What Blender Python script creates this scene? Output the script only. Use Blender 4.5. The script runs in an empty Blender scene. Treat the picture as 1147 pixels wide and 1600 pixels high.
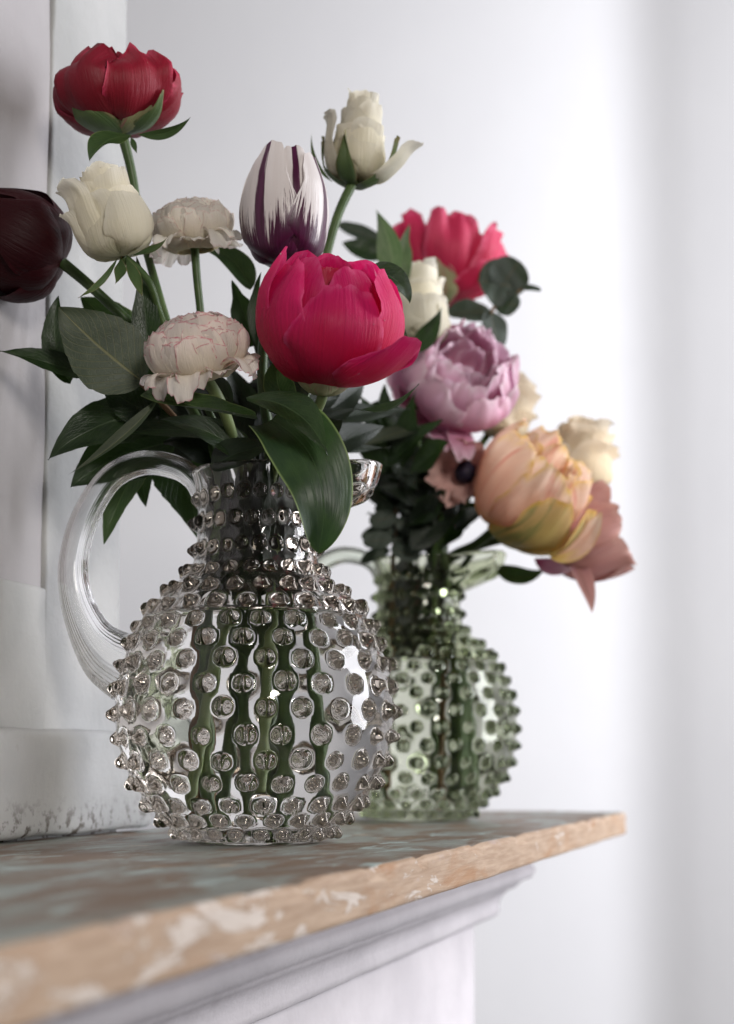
import bpy, math, random
import numpy as np
from mathutils import Vector, Matrix

S = bpy.context.scene
C = S.collection
R = math.radians

# ------------------------------------------------------------------ camera
CAM_H = 0.0422                      # camera height above the mantel shelf (shelf top is z = 0)
PITCH = R(4.0)
SHIFT = 0.18 - math.tan(PITCH)      # in focal lengths
FPX = 1600 * 50 / 36.0
cam_d = bpy.data.cameras.new('camera')
cam = bpy.data.objects.new('camera', cam_d)
C.objects.link(cam)
cam.location = (0, 0, CAM_H)
cam.rotation_euler = (R(90) + PITCH, 0, 0)
cam_d.lens = 50
cam_d.sensor_width = 36
cam_d.shift_y = SHIFT * FPX / 1600
cam_d.clip_start = 0.02
cam_d.clip_end = 50
cam_d.dof.use_dof = True
cam_d.dof.focus_distance = 0.765
cam_d.dof.aperture_fstop = 6.2
S.camera = cam

# ------------------------------------------------------------------ world, lamps, exposure
W = bpy.data.worlds.new('World')
S.world = W
W.use_nodes = True
W.node_tree.nodes['Background'].inputs[0].default_value = (0.93, 0.87, 0.83, 1)
W.node_tree.nodes['Background'].inputs[1].default_value = 0.065


def area(name, loc, target, sx, sy, power, col):
    l = bpy.data.lights.new(name, 'AREA')
    l.shape = 'RECTANGLE'
    l.size, l.size_y = sx, sy
    l.energy = power
    l.color = col
    o = bpy.data.objects.new(name, l)
    C.objects.link(o)
    o.location = loc
    o.rotation_euler = (Vector(target) - Vector(loc)).to_track_quat('-Z', 'Y').to_euler()
    return o


area('window_light', (1.75, 1.22, 0.72), (0.60, 2.16, 0.42), 1.0, 2.0, 79, (0.935, 0.945, 1.0))
area('front_fill_light', (0.9, -1.7, 0.9), (-0.05, 0.9, 0.15), 0.45, 0.7, 44, (1.0, 0.95, 0.89))  # fill lamp added behind the camera to lift the blooms and sparkle the glass

S.view_settings.view_transform = 'Standard'
S.view_settings.look = 'None'
S.view_settings.exposure = 0.10
S.view_settings.gamma = 1.0
S.render.engine = 'CYCLES'
cy = S.cycles
cy.use_denoising = True
cy.max_bounces = 20
cy.transmission_bounces = 20
cy.glossy_bounces = 8
cy.diffuse_bounces = 5
cy.transparent_max_bounces = 8
cy.caustics_reflective = True
cy.caustics_refractive = True
cy.blur_glossy = 0.3
cy.sample_clamp_indirect = 6


# ------------------------------------------------------------------ helpers
def at(px, py, Y):
    """point of the room at depth Y seen at pixel (px, py) of the 1147 x 1600 photograph"""
    xi = (px - 573.5) / FPX
    yi = (800 - py) / FPX + SHIFT
    ry = math.cos(PITCH) - yi * math.sin(PITCH)
    rz = math.sin(PITCH) + yi * math.cos(PITCH)
    k = Y / ry
    return Vector((xi * k, Y, CAM_H + rz * k))


def mk(name, verts, faces, mat=None, parent=None, uv=None, smooth=True, loc=None, normals=None):
    me = bpy.data.meshes.new(name)
    if isinstance(verts, np.ndarray):
        verts = verts.tolist()
    me.from_pydata(verts, [], faces)
    if mat is not None:
        for m in (mat if isinstance(mat, (list, tuple)) else [mat]):
            me.materials.append(m)
    if uv is not None:
        lay = me.uv_layers.new(name='UVMap')
        idx = np.empty(len(me.loops), dtype=np.int32)
        me.loops.foreach_get('vertex_index', idx)
        lay.data.foreach_set('uv', np.asarray(uv, dtype=np.float32)[idx].ravel())
    me.polygons.foreach_set('use_smooth', [smooth] * len(me.polygons))
    if normals is not None:
        me.update()
        me.normals_split_custom_set_from_vertices([tuple(float(c) for c in q) for q in normals])
    me.update()
    o = bpy.data.objects.new(name, me)
    C.objects.link(o)
    if parent is not None:
        o.parent = parent
    if loc is not None:
        o.location = loc
    return o


def tag(o, label=None, cat=None, group=None, kind=None):
    if label: o['label'] = label
    if cat: o['category'] = cat
    if group: o['group'] = group
    if kind: o['kind'] = kind
    return o


def empty(name, loc, label=None, cat=None, group=None, rz=0.0):
    o = bpy.data.objects.new(name, None)
    C.objects.link(o)
    o.location = loc
    o.rotation_euler = (0, 0, rz)
    o.empty_display_size = 0.02
    return tag(o, label, cat, group)


def grid_faces(nu, nv):
    f = []
    for i in range(nv - 1):
        for j in range(nu - 1):
            a = i * nu + j
            f.append((a, a + 1, a + nu + 1, a + nu))
    return f


def interp(pts, x):
    """smooth (Catmull-Rom) interpolation of equally spaced values"""
    pts = np.asarray(pts, float)
    n = len(pts) - 1
    x = np.clip(np.asarray(x, float), 0, 1) * n
    i = np.minimum(x.astype(int), n - 1)
    f = x - i
    p0 = pts[np.maximum(i - 1, 0)]; p1 = pts[i]; p2 = pts[i + 1]; p3 = pts[np.minimum(i + 2, n)]
    if pts.ndim > 1:
        f = f[..., None]
    return 0.5 * ((2 * p1) + (-p0 + p2) * f + (2 * p0 - 5 * p1 + 4 * p2 - p3) * f ** 2 + (-p0 + 3 * p1 - 3 * p2 + p3) * f ** 3)


# ------------------------------------------------------------------ materials
def new_mat(name):
    m = bpy.data.materials.new(name)
    m.use_nodes = True
    nt = m.node_tree
    nt.nodes.clear()
    out = nt.nodes.new('ShaderNodeOutputMaterial')
    return m, nt, out


class NT:
    def __init__(s, nt): s.nt = nt
    def n(s, t, **kw):
        nd = s.nt.nodes.new(t)
        for k, v in kw.items():
            setattr(nd, k, v)
        return nd
    def link(s, a, b): s.nt.links.new(a, b)
    def val(s, sock, x):
        if hasattr(x, 'is_output') or isinstance(x, bpy.types.NodeSocket): s.link(x, sock)
        else: sock.default_value = x
    def math(s, op, a, b=0.0, c=None, clamp=False):
        nd = s.n('ShaderNodeMath', operation=op, use_clamp=clamp)
        s.val(nd.inputs[0], a); s.val(nd.inputs[1], b)
        if c is not None: s.val(nd.inputs[2], c)
        return nd.outputs[0]
    def step(s, x, lo, hi, a=0.0, b=1.0):
        nd = s.n('ShaderNodeMapRange', interpolation_type='SMOOTHSTEP')
        s.val(nd.inputs[0], x); s.val(nd.inputs[1], lo); s.val(nd.inputs[2], hi)
        nd.inputs[3].default_value = a; nd.inputs[4].default_value = b
        return nd.outputs[0]
    def mix(s, f, a, b):
        nd = s.n('ShaderNodeMix', data_type='RGBA')
        s.val(nd.inputs[0], f)
        for sock, c in ((nd.inputs[6], a), (nd.inputs[7], b)):
            if isinstance(c, tuple): sock.default_value = (*c[:3], 1)
            else: s.link(c, sock)
        return nd.outputs[2]
    def noise(s, vec, scale, detail=3.0, rough=0.55, dist=0.0):
        nd = s.n('ShaderNodeTexNoise')
        if vec is not None: s.link(vec, nd.inputs['Vector'])
        nd.inputs['Scale'].default_value = scale
        nd.inputs['Detail'].default_value = detail
        nd.inputs['Roughness'].default_value = rough
        nd.inputs['Distortion'].default_value = dist
        return nd.outputs['Fac']
    def mapping(s, vec, scale=(1, 1, 1), loc=(0, 0, 0), rot=(0, 0, 0)):
        nd = s.n('ShaderNodeMapping')
        s.link(vec, nd.inputs[0])
        s.val(nd.inputs[1], loc)
        nd.inputs[2].default_value = rot
        nd.inputs[3].default_value = scale
        return nd.outputs[0]
    def bump(s, h, strength, dist=0.001):
        nd = s.n('ShaderNodeBump')
        nd.inputs['Strength'].default_value = strength
        nd.inputs['Distance'].default_value = dist
        s.link(h, nd.inputs['Height'])
        return nd.outputs[0]
    def uvs(s):
        uv = s.n('ShaderNodeTexCoord').outputs['UV']
        sep = s.n('ShaderNodeSeparateXYZ')
        s.link(uv, sep.inputs[0])
        oi = s.n('ShaderNodeObjectInfo').outputs['Random']
        off = s.n('ShaderNodeCombineXYZ')
        s.link(s.math('MULTIPLY', oi, 37.0), off.inputs[0])
        s.link(s.math('MULTIPLY', oi, 91.0), off.inputs[1])
        add = s.n('ShaderNodeVectorMath', operation='ADD')
        s.link(uv, add.inputs[0]); s.link(off.outputs[0], add.inputs[1])
        return add.outputs[0], sep.outputs[0], sep.outputs[1], oi


def sheet_shader(k, out, col, tcol, trans, rough, normal, spec=0.35, sheen=0.0):
    p = k.n('ShaderNodeBsdfPrincipled')
    k.val(p.inputs['Base Color'], col)
    p.inputs['Roughness'].default_value = rough
    p.inputs['Specular IOR Level'].default_value = spec
    if sheen:
        p.inputs['Sheen Weight'].default_value = sheen
    t = k.n('ShaderNodeBsdfTranslucent')
    k.val(t.inputs[0], tcol)
    if normal is not None:
        k.link(normal, p.inputs['Normal']); k.link(normal, t.inputs['Normal'])
    m = k.n('ShaderNodeMixShader')
    m.inputs[0].default_value = trans
    k.link(p.outputs[0], m.inputs[1]); k.link(t.outputs[0], m.inputs[2])
    k.link(m.outputs[0], out.inputs[0])


def petal_mat(name, base, mid, tip, edge=None, vein=0.25, veincol=None, trans=0.35, rough=0.45, streak=None, spec=0.35, edge_lo=0.80):
    """colour runs base > mid > tip up the petal; fine veins along it; optional rim colour and streaks"""
    m, nt, out = new_mat(name)
    k = NT(nt)
    vec, u, v, rnd = k.uvs()
    big = k.noise(k.mapping(vec, (3, 2, 1)), 1.0, 3)
    vv = k.math('ADD', v, k.math('MULTIPLY', k.math('SUBTRACT', big, 0.5), 0.5))
    c = k.mix(k.step(vv, 0.02, 0.45), base, mid)
    c = k.mix(k.step(vv, 0.45, 1.0), c, tip)
    veins = k.noise(k.mapping(vec, (34, 2.2, 1)), 1.0, 4, 0.6, 0.3)
    vm = k.step(veins, 0.52, 0.75)
    vc = veincol if veincol else tuple(x * 0.55 for x in mid)
    c = k.mix(k.math('MULTIPLY', vm, vein), c, vc)
    if streak:
        scol, amt = streak
        st = k.noise(k.mapping(vec, (7, 1.1, 1)), 1.0, 4, 0.6, 0.5)
        c = k.mix(k.math('MULTIPLY', k.step(st, 0.52, 0.66), amt), c, scol)
    if edge:
        au = k.math('ABSOLUTE', k.math('SUBTRACT', k.math('MULTIPLY', u, 2.0), 1.0))
        e = k.math('MAXIMUM', k.step(au, edge_lo, 1.0), k.step(v, edge_lo + 0.06, 1.0))
        e = k.math('MULTIPLY', e, k.step(k.noise(k.mapping(vec, (9, 9, 1)), 1.0, 3), 0.30, 0.65))
        c = k.mix(e, c, edge)
    hv = k.n('ShaderNodeHueSaturation')
    k.link(c, hv.inputs['Color'])
    k.link(k.math('ADD', 0.80, k.math('MULTIPLY', rnd, 0.34)), hv.inputs['Value'])
    c = hv.outputs[0]
    tc = k.n('ShaderNodeGamma'); k.link(c, tc.inputs[0]); tc.inputs[1].default_value = 1.15
    h = k.math('ADD', veins, k.math('MULTIPLY', big, 0.8))
    sheet_shader(k, out, c, tc.outputs[0], trans, rough, k.bump(h, 0.5, 0.0016), spec, 0.0)
    return m


def flame_tulip_mat():
    m, nt, out = new_mat('white_petal_with_purple_flames')
    k = NT(nt)
    vec, u, v, rnd = k.uvs()
    uu = k.math('SUBTRACT', k.math('MULTIPLY', u, 2.0), 1.0)
    wob = k.math('MULTIPLY', k.math('SUBTRACT', k.noise(k.mapping(vec, (1.5, 2.5, 1)), 1.0, 2), 0.5), 0.10)
    au = k.math('ABSOLUTE', k.math('ADD', uu, wob))
    fea = k.noise(k.mapping(vec, (30, 2.6, 1)), 1.0, 5, 0.62, 0.3)
    # stripe on the midrib, wider towards the base
    wid = k.math('ADD', 0.12, k.math('MULTIPLY', k.math('POWER', k.math('SUBTRACT', 1.0, v), 3.0), 0.16))
    stripe = k.step(k.math('ADD', k.math('DIVIDE', au, wid), k.math('MULTIPLY', k.math('SUBTRACT', fea, 0.5), 1.2)), 0.7, 1.0, 1.0, 0.0)
    # flame rising from the base and up the flanks
    f = k.math('ADD', k.math('MULTIPLY', k.math('SUBTRACT', fea, 0.5), 1.1), v)
    f = k.math('SUBTRACT', f, k.math('MULTIPLY', k.math('POWER', au, 2.0), 0.42))
    base = k.step(f, 0.33, 0.46, 1.0, 0.0)
    mask = k.math('MAXIMUM', stripe, base, clamp=True)
    white = k.mix(k.noise(k.mapping(vec, (20, 2, 1)), 1.0, 3), (0.66, 0.60, 0.58), (0.80, 0.76, 0.76))
    purple = k.mix(k.step(fea, 0.3, 0.7), (0.050, 0.006, 0.026), (0.095, 0.014, 0.060))
    c = k.mix(mask, white, purple)
    tv = k.mix(mask, (0.62, 0.56, 0.52), (0.05, 0.005, 0.04))
    h = k.math('ADD', fea, 0.0)
    sheet_shader(k, out, c, tv, 0.26, 0.33, k.bump(h, 0.25, 0.001), 0.5)
    return m


def leaf_mat(name, dark, light, rib, rough=0.38, trans=0.16, edge=None, parallel=False, ribw=0.05):
    m, nt, out = new_mat(name)
    k = NT(nt)
    vec, u, v, rnd = k.uvs()
    au = k.math('ABSOLUTE', k.math('SUBTRACT', k.math('MULTIPLY', u, 2.0), 1.0))
    n1 = k.noise(k.mapping(vec, (4, 5, 1)), 1.0, 4)
    c = k.mix(k.step(n1, 0.3, 0.7), dark, light)
    if parallel:
        wv = k.noise(k.mapping(vec, (48, 1.5, 1)), 1.0, 3, 0.6)
        side = k.step(wv, 0.5, 0.72)
    else:
        ph = k.math('SUBTRACT', k.math('MULTIPLY', v, 11.0), k.math('MULTIPLY', au, 4.0))
        fr = k.math('ABSOLUTE', k.math('SUBTRACT', k.math('FRACT', ph), 0.5))
        side = k.step(fr, 0.03, 0.10, 1.0, 0.0)
        net = k.n('ShaderNodeTexVoronoi', feature='DISTANCE_TO_EDGE')
        k.link(k.mapping(vec, (14, 22, 1)), net.inputs['Vector'])
        net.inputs['Scale'].default_value = 1.0
        side = k.math('MAXIMUM', side, k.step(net.outputs['Distance'], 0.0, 0.08, 0.45, 0.0))
    ribm = k.step(au, ribw * 0.3, ribw, 1.0, 0.0)
    c = k.mix(k.math('MULTIPLY', side, 0.30), c, rib)
    c = k.mix(k.math('MULTIPLY', ribm, 0.85), c, rib)
    if edge:
        c = k.mix(k.step(au, 0.93, 0.985), c, edge)
    hv = k.n('ShaderNodeHueSaturation')
    k.link(c, hv.inputs['Color'])
    k.link(k.math('ADD', 0.8, k.math('MULTIPLY', rnd, 0.4)), hv.inputs['Value'])
    c = hv.outputs[0]
    tc = k.mix(0.5, c, (0.10, 0.22, 0.03))
    h = k.math('ADD', k.math('MULTIPLY', side, -0.5), k.math('ADD', k.math('MULTIPLY', ribm, -0.8), k.math('MULTIPLY', n1, 0.8)))
    sheet_shader(k, out, c, tc, trans, rough, k.bump(h, 0.35, 0.001), 0.4)
    return m


def simple_mat(name, c1, c2, scale=40, rough=0.5, bump=0.2, spec=0.3):
    m, nt, out = new_mat(name)
    k = NT(nt)
    tc = k.n('ShaderNodeTexCoord').outputs['Object']
    n = k.noise(tc, scale, 5, 0.6)
    c = k.mix(k.step(n, 0.3, 0.7), c1, c2)
    p = k.n('ShaderNodeBsdfPrincipled')
    k.link(c, p.inputs['Base Color'])
    p.inputs['Roughness'].default_value = rough
    p.inputs['Specular IOR Level'].default_value = spec
    k.link(k.bump(n, bump, 0.001), p.inputs['Normal'])
    k.link(p.outputs[0], out.inputs[0])
    return m


def glass_mat(name, col, ior, rough=0.0, fine=0.0):
    m, nt, out = new_mat(name)
    k = NT(nt)
    g = k.n('ShaderNodeBsdfGlass')
    g.inputs['Color'].default_value = (*col, 1)
    g.inputs['Roughness'].default_value = rough
    g.inputs['IOR'].default_value = ior
    if fine:
        tc = k.n('ShaderNodeTexCoord').outputs['Object']
        k.link(k.bump(k.noise(tc, 55, 2, 0.5), fine, 0.002), g.inputs['Normal'])
    k.link(g.outputs[0], out.inputs[0])
    return m


M = {}
M['clear_glass'] = glass_mat('smoky_clear_glass', (0.965, 0.958, 0.95), 1.5, 0.0, 0.035)
M['clear_knob'] = glass_mat('thick_smoky_knob_glass', (0.74, 0.70, 0.655), 1.5, 0.0, 0.05)
M['green_knob'] = glass_mat('thick_green_knob_glass', (0.58, 0.62, 0.49), 1.5, 0.0, 0.05)
M['green_glass'] = glass_mat('pale_green_glass', (0.86, 0.875, 0.80), 1.5, 0.0, 0.06)
M['clear_handle'] = glass_mat('clear_handle_glass', (0.99, 0.99, 0.99), 1.45, 0.13)
M['green_handle'] = glass_mat('green_handle_glass', (0.93, 0.96, 0.90), 1.48)
M['water_side'] = glass_mat('water_against_glass', (1, 1, 1), 1.333 / 1.5)
M['water_top'] = glass_mat('water_surface', (1, 1, 1), 1.333)

M['crimson'] = petal_mat('crimson_petal', (0.16, 0.012, 0.016), (0.23, 0.006, 0.019), (0.31, 0.010, 0.032), edge=(0.55, 0.04, 0.10), vein=0.3, trans=0.30, rough=0.5)
M['maroon'] = petal_mat('maroon_petal', (0.036, 0.003, 0.004), (0.026, 0.002, 0.004), (0.034, 0.003, 0.005), edge=(0.05, 0.004, 0.008), vein=0.35, trans=0.15, rough=0.5, spec=0.15)
M['cream_rose'] = petal_mat('cream_rose_petal', (0.66, 0.65, 0.42), (0.88, 0.84, 0.70), (0.89, 0.86, 0.76), vein=0.06, trans=0.52, rough=0.55)
M['ranunculus'] = petal_mat('blush_ranunculus_petal', (0.86, 0.79, 0.60), (0.92, 0.86, 0.76), (0.92, 0.85, 0.80), edge=(0.66, 0.22, 0.28), vein=0.10, trans=0.52, rough=0.55, edge_lo=0.90)
M['ranunculus_white'] = petal_mat('white_ranunculus_petal', (0.86, 0.81, 0.62), (0.92, 0.87, 0.77), (0.92, 0.88, 0.82), edge=(0.78, 0.62, 0.58), vein=0.08, trans=0.52, rough=0.55, edge_lo=0.88)
M['flame'] = flame_tulip_mat()
M['magenta'] = petal_mat('magenta_petal', (0.44, 0.008, 0.030), (0.58, 0.010, 0.070), (0.68, 0.016, 0.150), edge=(0.74, 0.08, 0.24), vein=0.35, veincol=(0.33, 0.003, 0.06), trans=0.40, rough=0.5, spec=0.25, edge_lo=0.84)
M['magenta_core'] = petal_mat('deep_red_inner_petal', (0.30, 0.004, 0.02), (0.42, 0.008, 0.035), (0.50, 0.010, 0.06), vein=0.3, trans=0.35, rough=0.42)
M['pinkred'] = petal_mat('pink_red_petal', (0.42, 0.02, 0.06), (0.58, 0.025, 0.09), (0.66, 0.05, 0.14), edge=(0.75, 0.16, 0.28), vein=0.3, trans=0.38, rough=0.5)
M['lilac'] = petal_mat('lilac_pink_petal', (0.48, 0.07, 0.20), (0.70, 0.34, 0.49), (0.80, 0.56, 0.66), edge=(0.86, 0.72, 0.78), vein=0.22, veincol=(0.48, 0.14, 0.32), trans=0.38, rough=0.5)
M['blush'] = petal_mat('blush_anemone_petal', (0.62, 0.36, 0.32), (0.74, 0.46, 0.41), (0.76, 0.50, 0.45), vein=0.12, trans=0.38, rough=0.5)
M['peach'] = petal_mat('peach_parrot_petal', (0.72, 0.54, 0.14), (0.82, 0.54, 0.41), (0.87, 0.70, 0.57), edge=(0.80, 0.58, 0.20), vein=0.2, veincol=(0.60, 0.18, 0.12), trans=0.48, rough=0.55, spec=0.2, streak=((0.72, 0.27, 0.20), 0.65))
M['peach_green'] = petal_mat('yellow_green_outer_petal', (0.36, 0.34, 0.06), (0.58, 0.44, 0.14), (0.68, 0.48, 0.22), edge=(0.70, 0.44, 0.10), vein=0.2, veincol=(0.22, 0.24, 0.05), trans=0.32, rough=0.45, streak=((0.22, 0.28, 0.09), 0.75))
M['dusky'] = petal_mat('dusky_pink_petal', (0.38, 0.17, 0.22), (0.54, 0.27, 0.25), (0.60, 0.33, 0.29), edge=(0.72, 0.45, 0.38), vein=0.2, veincol=(0.42, 0.13, 0.17), trans=0.36, rough=0.45)
M['cream'] = petal_mat('warm_cream_petal', (0.66, 0.58, 0.36), (0.85, 0.76, 0.57), (0.88, 0.80, 0.66), vein=0.08, trans=0.52, rough=0.55)
M['sepal'] = petal_mat('green_sepal', (0.05, 0.09, 0.03), (0.07, 0.12, 0.04), (0.11, 0.15, 0.05), edge=(0.30, 0.24, 0.12), vein=0.25, veincol=(0.10, 0.16, 0.06), trans=0.2, rough=0.45)
M['pale_sepal'] = petal_mat('pale_green_sepal', (0.22, 0.27, 0.10), (0.42, 0.42, 0.22), (0.50, 0.34, 0.25), edge=(0.62, 0.20, 0.22), vein=0.3, veincol=(0.30, 0.22, 0.12), trans=0.3, rough=0.45, streak=((0.45, 0.10, 0.14), 0.4))
M['anther'] = simple_mat('black_anther', (0.006, 0.004, 0.012), (0.02, 0.012, 0.03), 300, 0.6, 0.6)
M['stem'] = simple_mat('green_stem', (0.032, 0.062, 0.018), (0.062, 0.10, 0.030), 60, 0.42, 0.15)
M['stem_pale'] = simple_mat('pale_green_stem', (0.085, 0.125, 0.042), (0.13, 0.165, 0.065), 60, 0.42, 0.15)
M['twig'] = simple_mat('brown_twig', (0.13, 0.075, 0.035), (0.20, 0.12, 0.055), 80, 0.55, 0.2)
M['leaf'] = leaf_mat('dark_green_leaf', (0.007, 0.017, 0.006), (0.016, 0.032, 0.010), (0.036, 0.06, 0.024))
M['leaf_shaded'] = leaf_mat('shaded_green_leaf', (0.0035, 0.008, 0.004), (0.008, 0.015, 0.006), (0.016, 0.026, 0.012), rough=0.5, trans=0.06)  # deep shade in and around the pitcher necks put into the leaf colour
M['leaf_grey'] = leaf_mat('grey_green_leaf_underside', (0.038, 0.050, 0.034), (0.058, 0.072, 0.048), (0.16, 0.155, 0.075), rough=0.55)
M['leaf_mid'] = leaf_mat('mid_green_leaf', (0.020, 0.045, 0.014), (0.038, 0.070, 0.020), (0.085, 0.13, 0.05), edge=(0.12, 0.16, 0.05))
M['tulip_leaf'] = leaf_mat('smooth_tulip_leaf', (0.012, 0.030, 0.012), (0.024, 0.050, 0.017), (0.04, 0.075, 0.03), rough=0.45, parallel=True, edge=(0.16, 0.22, 0.08), ribw=0.02)
M['leaf_light'] = leaf_mat('pale_upright_leaf', (0.10, 0.15, 0.075), (0.17, 0.22, 0.12), (0.24, 0.28, 0.17), rough=0.45, parallel=True, trans=0.25)
M['eucalyptus'] = leaf_mat('blue_green_eucalyptus_leaf', (0.022, 0.036, 0.026), (0.034, 0.052, 0.038), (0.10, 0.075, 0.04), rough=0.55, trans=0.10, ribw=0.035)


def wall_mat(name, c1, c2, scale=3.0, bump=0.25, fine=60, rough=0.75, dirt=None):
    m, nt, out = new_mat(name)
    k = NT(nt)
    tc = k.n('ShaderNodeTexCoord').outputs['Object']
    n = k.noise(tc, scale, 5, 0.6)
    c = k.mix(k.step(n, 0.3, 0.7), c1, c2)
    n2 = k.noise(tc, fine, 6, 0.65)
    n3 = k.noise(k.mapping(tc, (1, 1, 0.35)), fine * 0.4, 4, 0.6, 0.6)
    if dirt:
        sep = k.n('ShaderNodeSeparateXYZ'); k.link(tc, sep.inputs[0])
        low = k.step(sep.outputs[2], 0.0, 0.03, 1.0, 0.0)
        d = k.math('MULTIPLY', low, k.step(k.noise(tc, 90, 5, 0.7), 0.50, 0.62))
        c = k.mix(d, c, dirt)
        chips = k.step(k.noise(tc, 46, 6, 0.7), 0.70, 0.74)
        c = k.mix(k.math('MULTIPLY', chips, 0.35), c, (0.30, 0.30, 0.28))
    p = k.n('ShaderNodeBsdfPrincipled')
    k.link(c, p.inputs['Base Color'])
    p.inputs['Roughness'].default_value = rough
    p.inputs['Specular IOR Level'].default_value = 0.25
    h = k.math('ADD', n2, k.math('MULTIPLY', n3, 1.2))
    k.link(k.bump(h, bump, 0.004), p.inputs['Normal'])
    k.link(p.outputs[0], out.inputs[0])
    return m


M['far_wall'] = wall_mat('white_wall_paint', (0.80, 0.80, 0.82), (0.84, 0.84, 0.855), 1.5, 0.06, 25)
M['side_wall'] = wall_mat('grey_white_wall_paint', (0.40, 0.405, 0.43), (0.43, 0.435, 0.46), 1.5, 0.06, 25)
M['frame_paint'] = wall_mat('mauve_grey_paint', (0.36, 0.34, 0.365), (0.40, 0.38, 0.40), 3, 0.08, 25)
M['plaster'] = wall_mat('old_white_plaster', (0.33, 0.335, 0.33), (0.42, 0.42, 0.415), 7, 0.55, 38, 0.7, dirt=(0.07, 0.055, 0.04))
M['panel_paint'] = wall_mat('mauve_panel_paint', (0.34, 0.325, 0.332), (0.39, 0.375, 0.38), 6, 0.3, 38, 0.7)
M['mantel_paint'] = wall_mat('lilac_white_chalk_paint', (0.50, 0.475, 0.495), (0.59, 0.56, 0.58), 9, 0.35, 50, 0.6)


def shelf_top_mat():
    m, nt, out = new_mat('weathered_shelf_top')
    k = NT(nt)
    tc = k.n('ShaderNodeTexCoord').outputs['Object']
    g = k.mapping(tc, (1, 5, 5))
    a = k.noise(k.mapping(tc, (1, 2.6, 1)), 11, 5, 0.62, 0.4)
    b = k.noise(k.mapping(tc, (1, 3.2, 1), loc=(3, 7, 1)), 17, 5, 0.65, 0.3)
    grain = k.noise(g, 60, 6, 0.7, 0.2)
    c = k.mix(k.step(a, 0.40, 0.58), (0.25, 0.265, 0.24), (0.18, 0.120, 0.080))
    c = k.mix(k.step(b, 0.55, 0.66), c, (0.36, 0.43, 0.41))
    c = k.mix(k.math('MULTIPLY', k.step(k.noise(tc, 26, 5, 0.65), 0.60, 0.70), 0.7), c, (0.46, 0.36, 0.27))
    c = k.mix(k.math('MULTIPLY', k.step(grain, 0.55, 0.75), 0.5), c, (0.09, 0.07, 0.06))
    p = k.n('ShaderNodeBsdfPrincipled')
    k.link(c, p.inputs['Base Color'])
    k.link(k.math('ADD', 0.36, k.math('MULTIPLY', a, 0.25)), p.inputs['Roughness'])
    p.inputs['Specular IOR Level'].default_value = 0.5
    k.link(k.bump(k.math('ADD', grain, b), 0.35, 0.0012), p.inputs['Normal'])
    k.link(p.outputs[0], out.inputs[0])
    return m


def shelf_edge_mat():
    m, nt, out = new_mat('bare_wood_edge_with_paint_remains')
    k = NT(nt)
    tc = k.n('ShaderNodeTexCoord').outputs['Object']
    grain = k.noise(k.mapping(tc, (1, 9, 14)), 26, 6, 0.65, 0.4)
    c = k.mix(k.step(grain, 0.3, 0.7), (0.30, 0.200, 0.130), (0.43, 0.315, 0.225))
    rust = k.step(k.noise(k.mapping(tc, (0.5, 1, 1.3)), 24, 6, 0.68, 0.5), 0.52, 0.68)
    c = k.mix(k.math('MULTIPLY', rust, 0.65), c, (0.30, 0.14, 0.05))
    sep = k.n('ShaderNodeSeparateXYZ'); k.link(tc, sep.inputs[0])
    near = k.step(sep.outputs[0], -1.05, -0.55, 1.0, 0.0)
    thr = k.math('SUBTRACT', 0.60, k.math('MULTIPLY', near, 0.09))
    pn = k.noise(k.mapping(tc, (0.42, 1, 1.5)), 52, 8, 0.70, 0.6)
    paint = k.step(k.math('SUBTRACT', pn, thr), 0.0, 0.035)
    c = k.mix(k.math('MULTIPLY', paint, 0.75), c, (0.60, 0.545, 0.50))
    lil = k.step(k.noise(k.mapping(tc, (0.45, 1, 1.4), loc=(5, 2, 8)), 34, 6, 0.66), 0.58, 0.66)
    c = k.mix(k.math('MULTIPLY', lil, 0.45), c, (0.40, 0.33, 0.32))
    p = k.n('ShaderNodeBsdfPrincipled')
    k.link(c, p.inputs['Base Color'])
    p.inputs['Roughness'].default_value = 0.6
    p.inputs['Specular IOR Level'].default_value = 0.3
    k.link(k.bump(k.math('ADD', grain, paint), 0.4, 0.0012), p.inputs['Normal'])
    k.link(p.outputs[0], out.inputs[0])
    return m


M['shelf_top'] = shelf_top_mat()
M['shelf_edge'] = shelf_edge_mat()

# ------------------------------------------------------------------ the setting
# local frame of the fireplace: x along the shelf away from the camera, y into the wall, origin = far front corner of the shelf top
CX, CY, ANG = 0.25, 1.379, math.atan2(1.038, 0.3375)
DV = Vector((math.cos(ANG), math.sin(ANG), 0))
NV = Vector((DV.y, -DV.x, 0))


def fp(u, v, z=0.0):
    """fireplace coordinates (u along the shelf, v out of the wall) to the room"""
    return Vector((CX, CY, 0)) + DV * u + NV * v + Vector((0, 0, z))


def wall_slab(name, p0, p1, z0, z1, thick, mat, n=1):
    p0 = Vector((p0[0], p0[1], 0)); p1 = Vector((p1[0], p1[1], 0))
    d = (p1 - p0).normalized(); nn = Vector((d.y, -d.x, 0))
    vs = []
    for z in (z0, z1):
        for q in (p0, p1, p1 - nn * thick, p0 - nn * thick):
            vs.append((q.x, q.y, z))
    fs = [(0, 1, 5, 4), (1, 2, 6, 5), (2, 3, 7, 6), (3, 0, 4, 7), (4, 5, 6, 7), (3, 2, 1, 0)]
    return mk(name, vs, fs, mat, smooth=False)


# far wall faces the camera (perpendicular to the shelf); splayed side wall beyond the corner on the right
kx = (1056 - 573.5) / FPX
KY = 2.35
K = Vector((kx * KY, KY, 0))
fd = Vector((0.985, -0.17, 0)).normalized()


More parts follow.
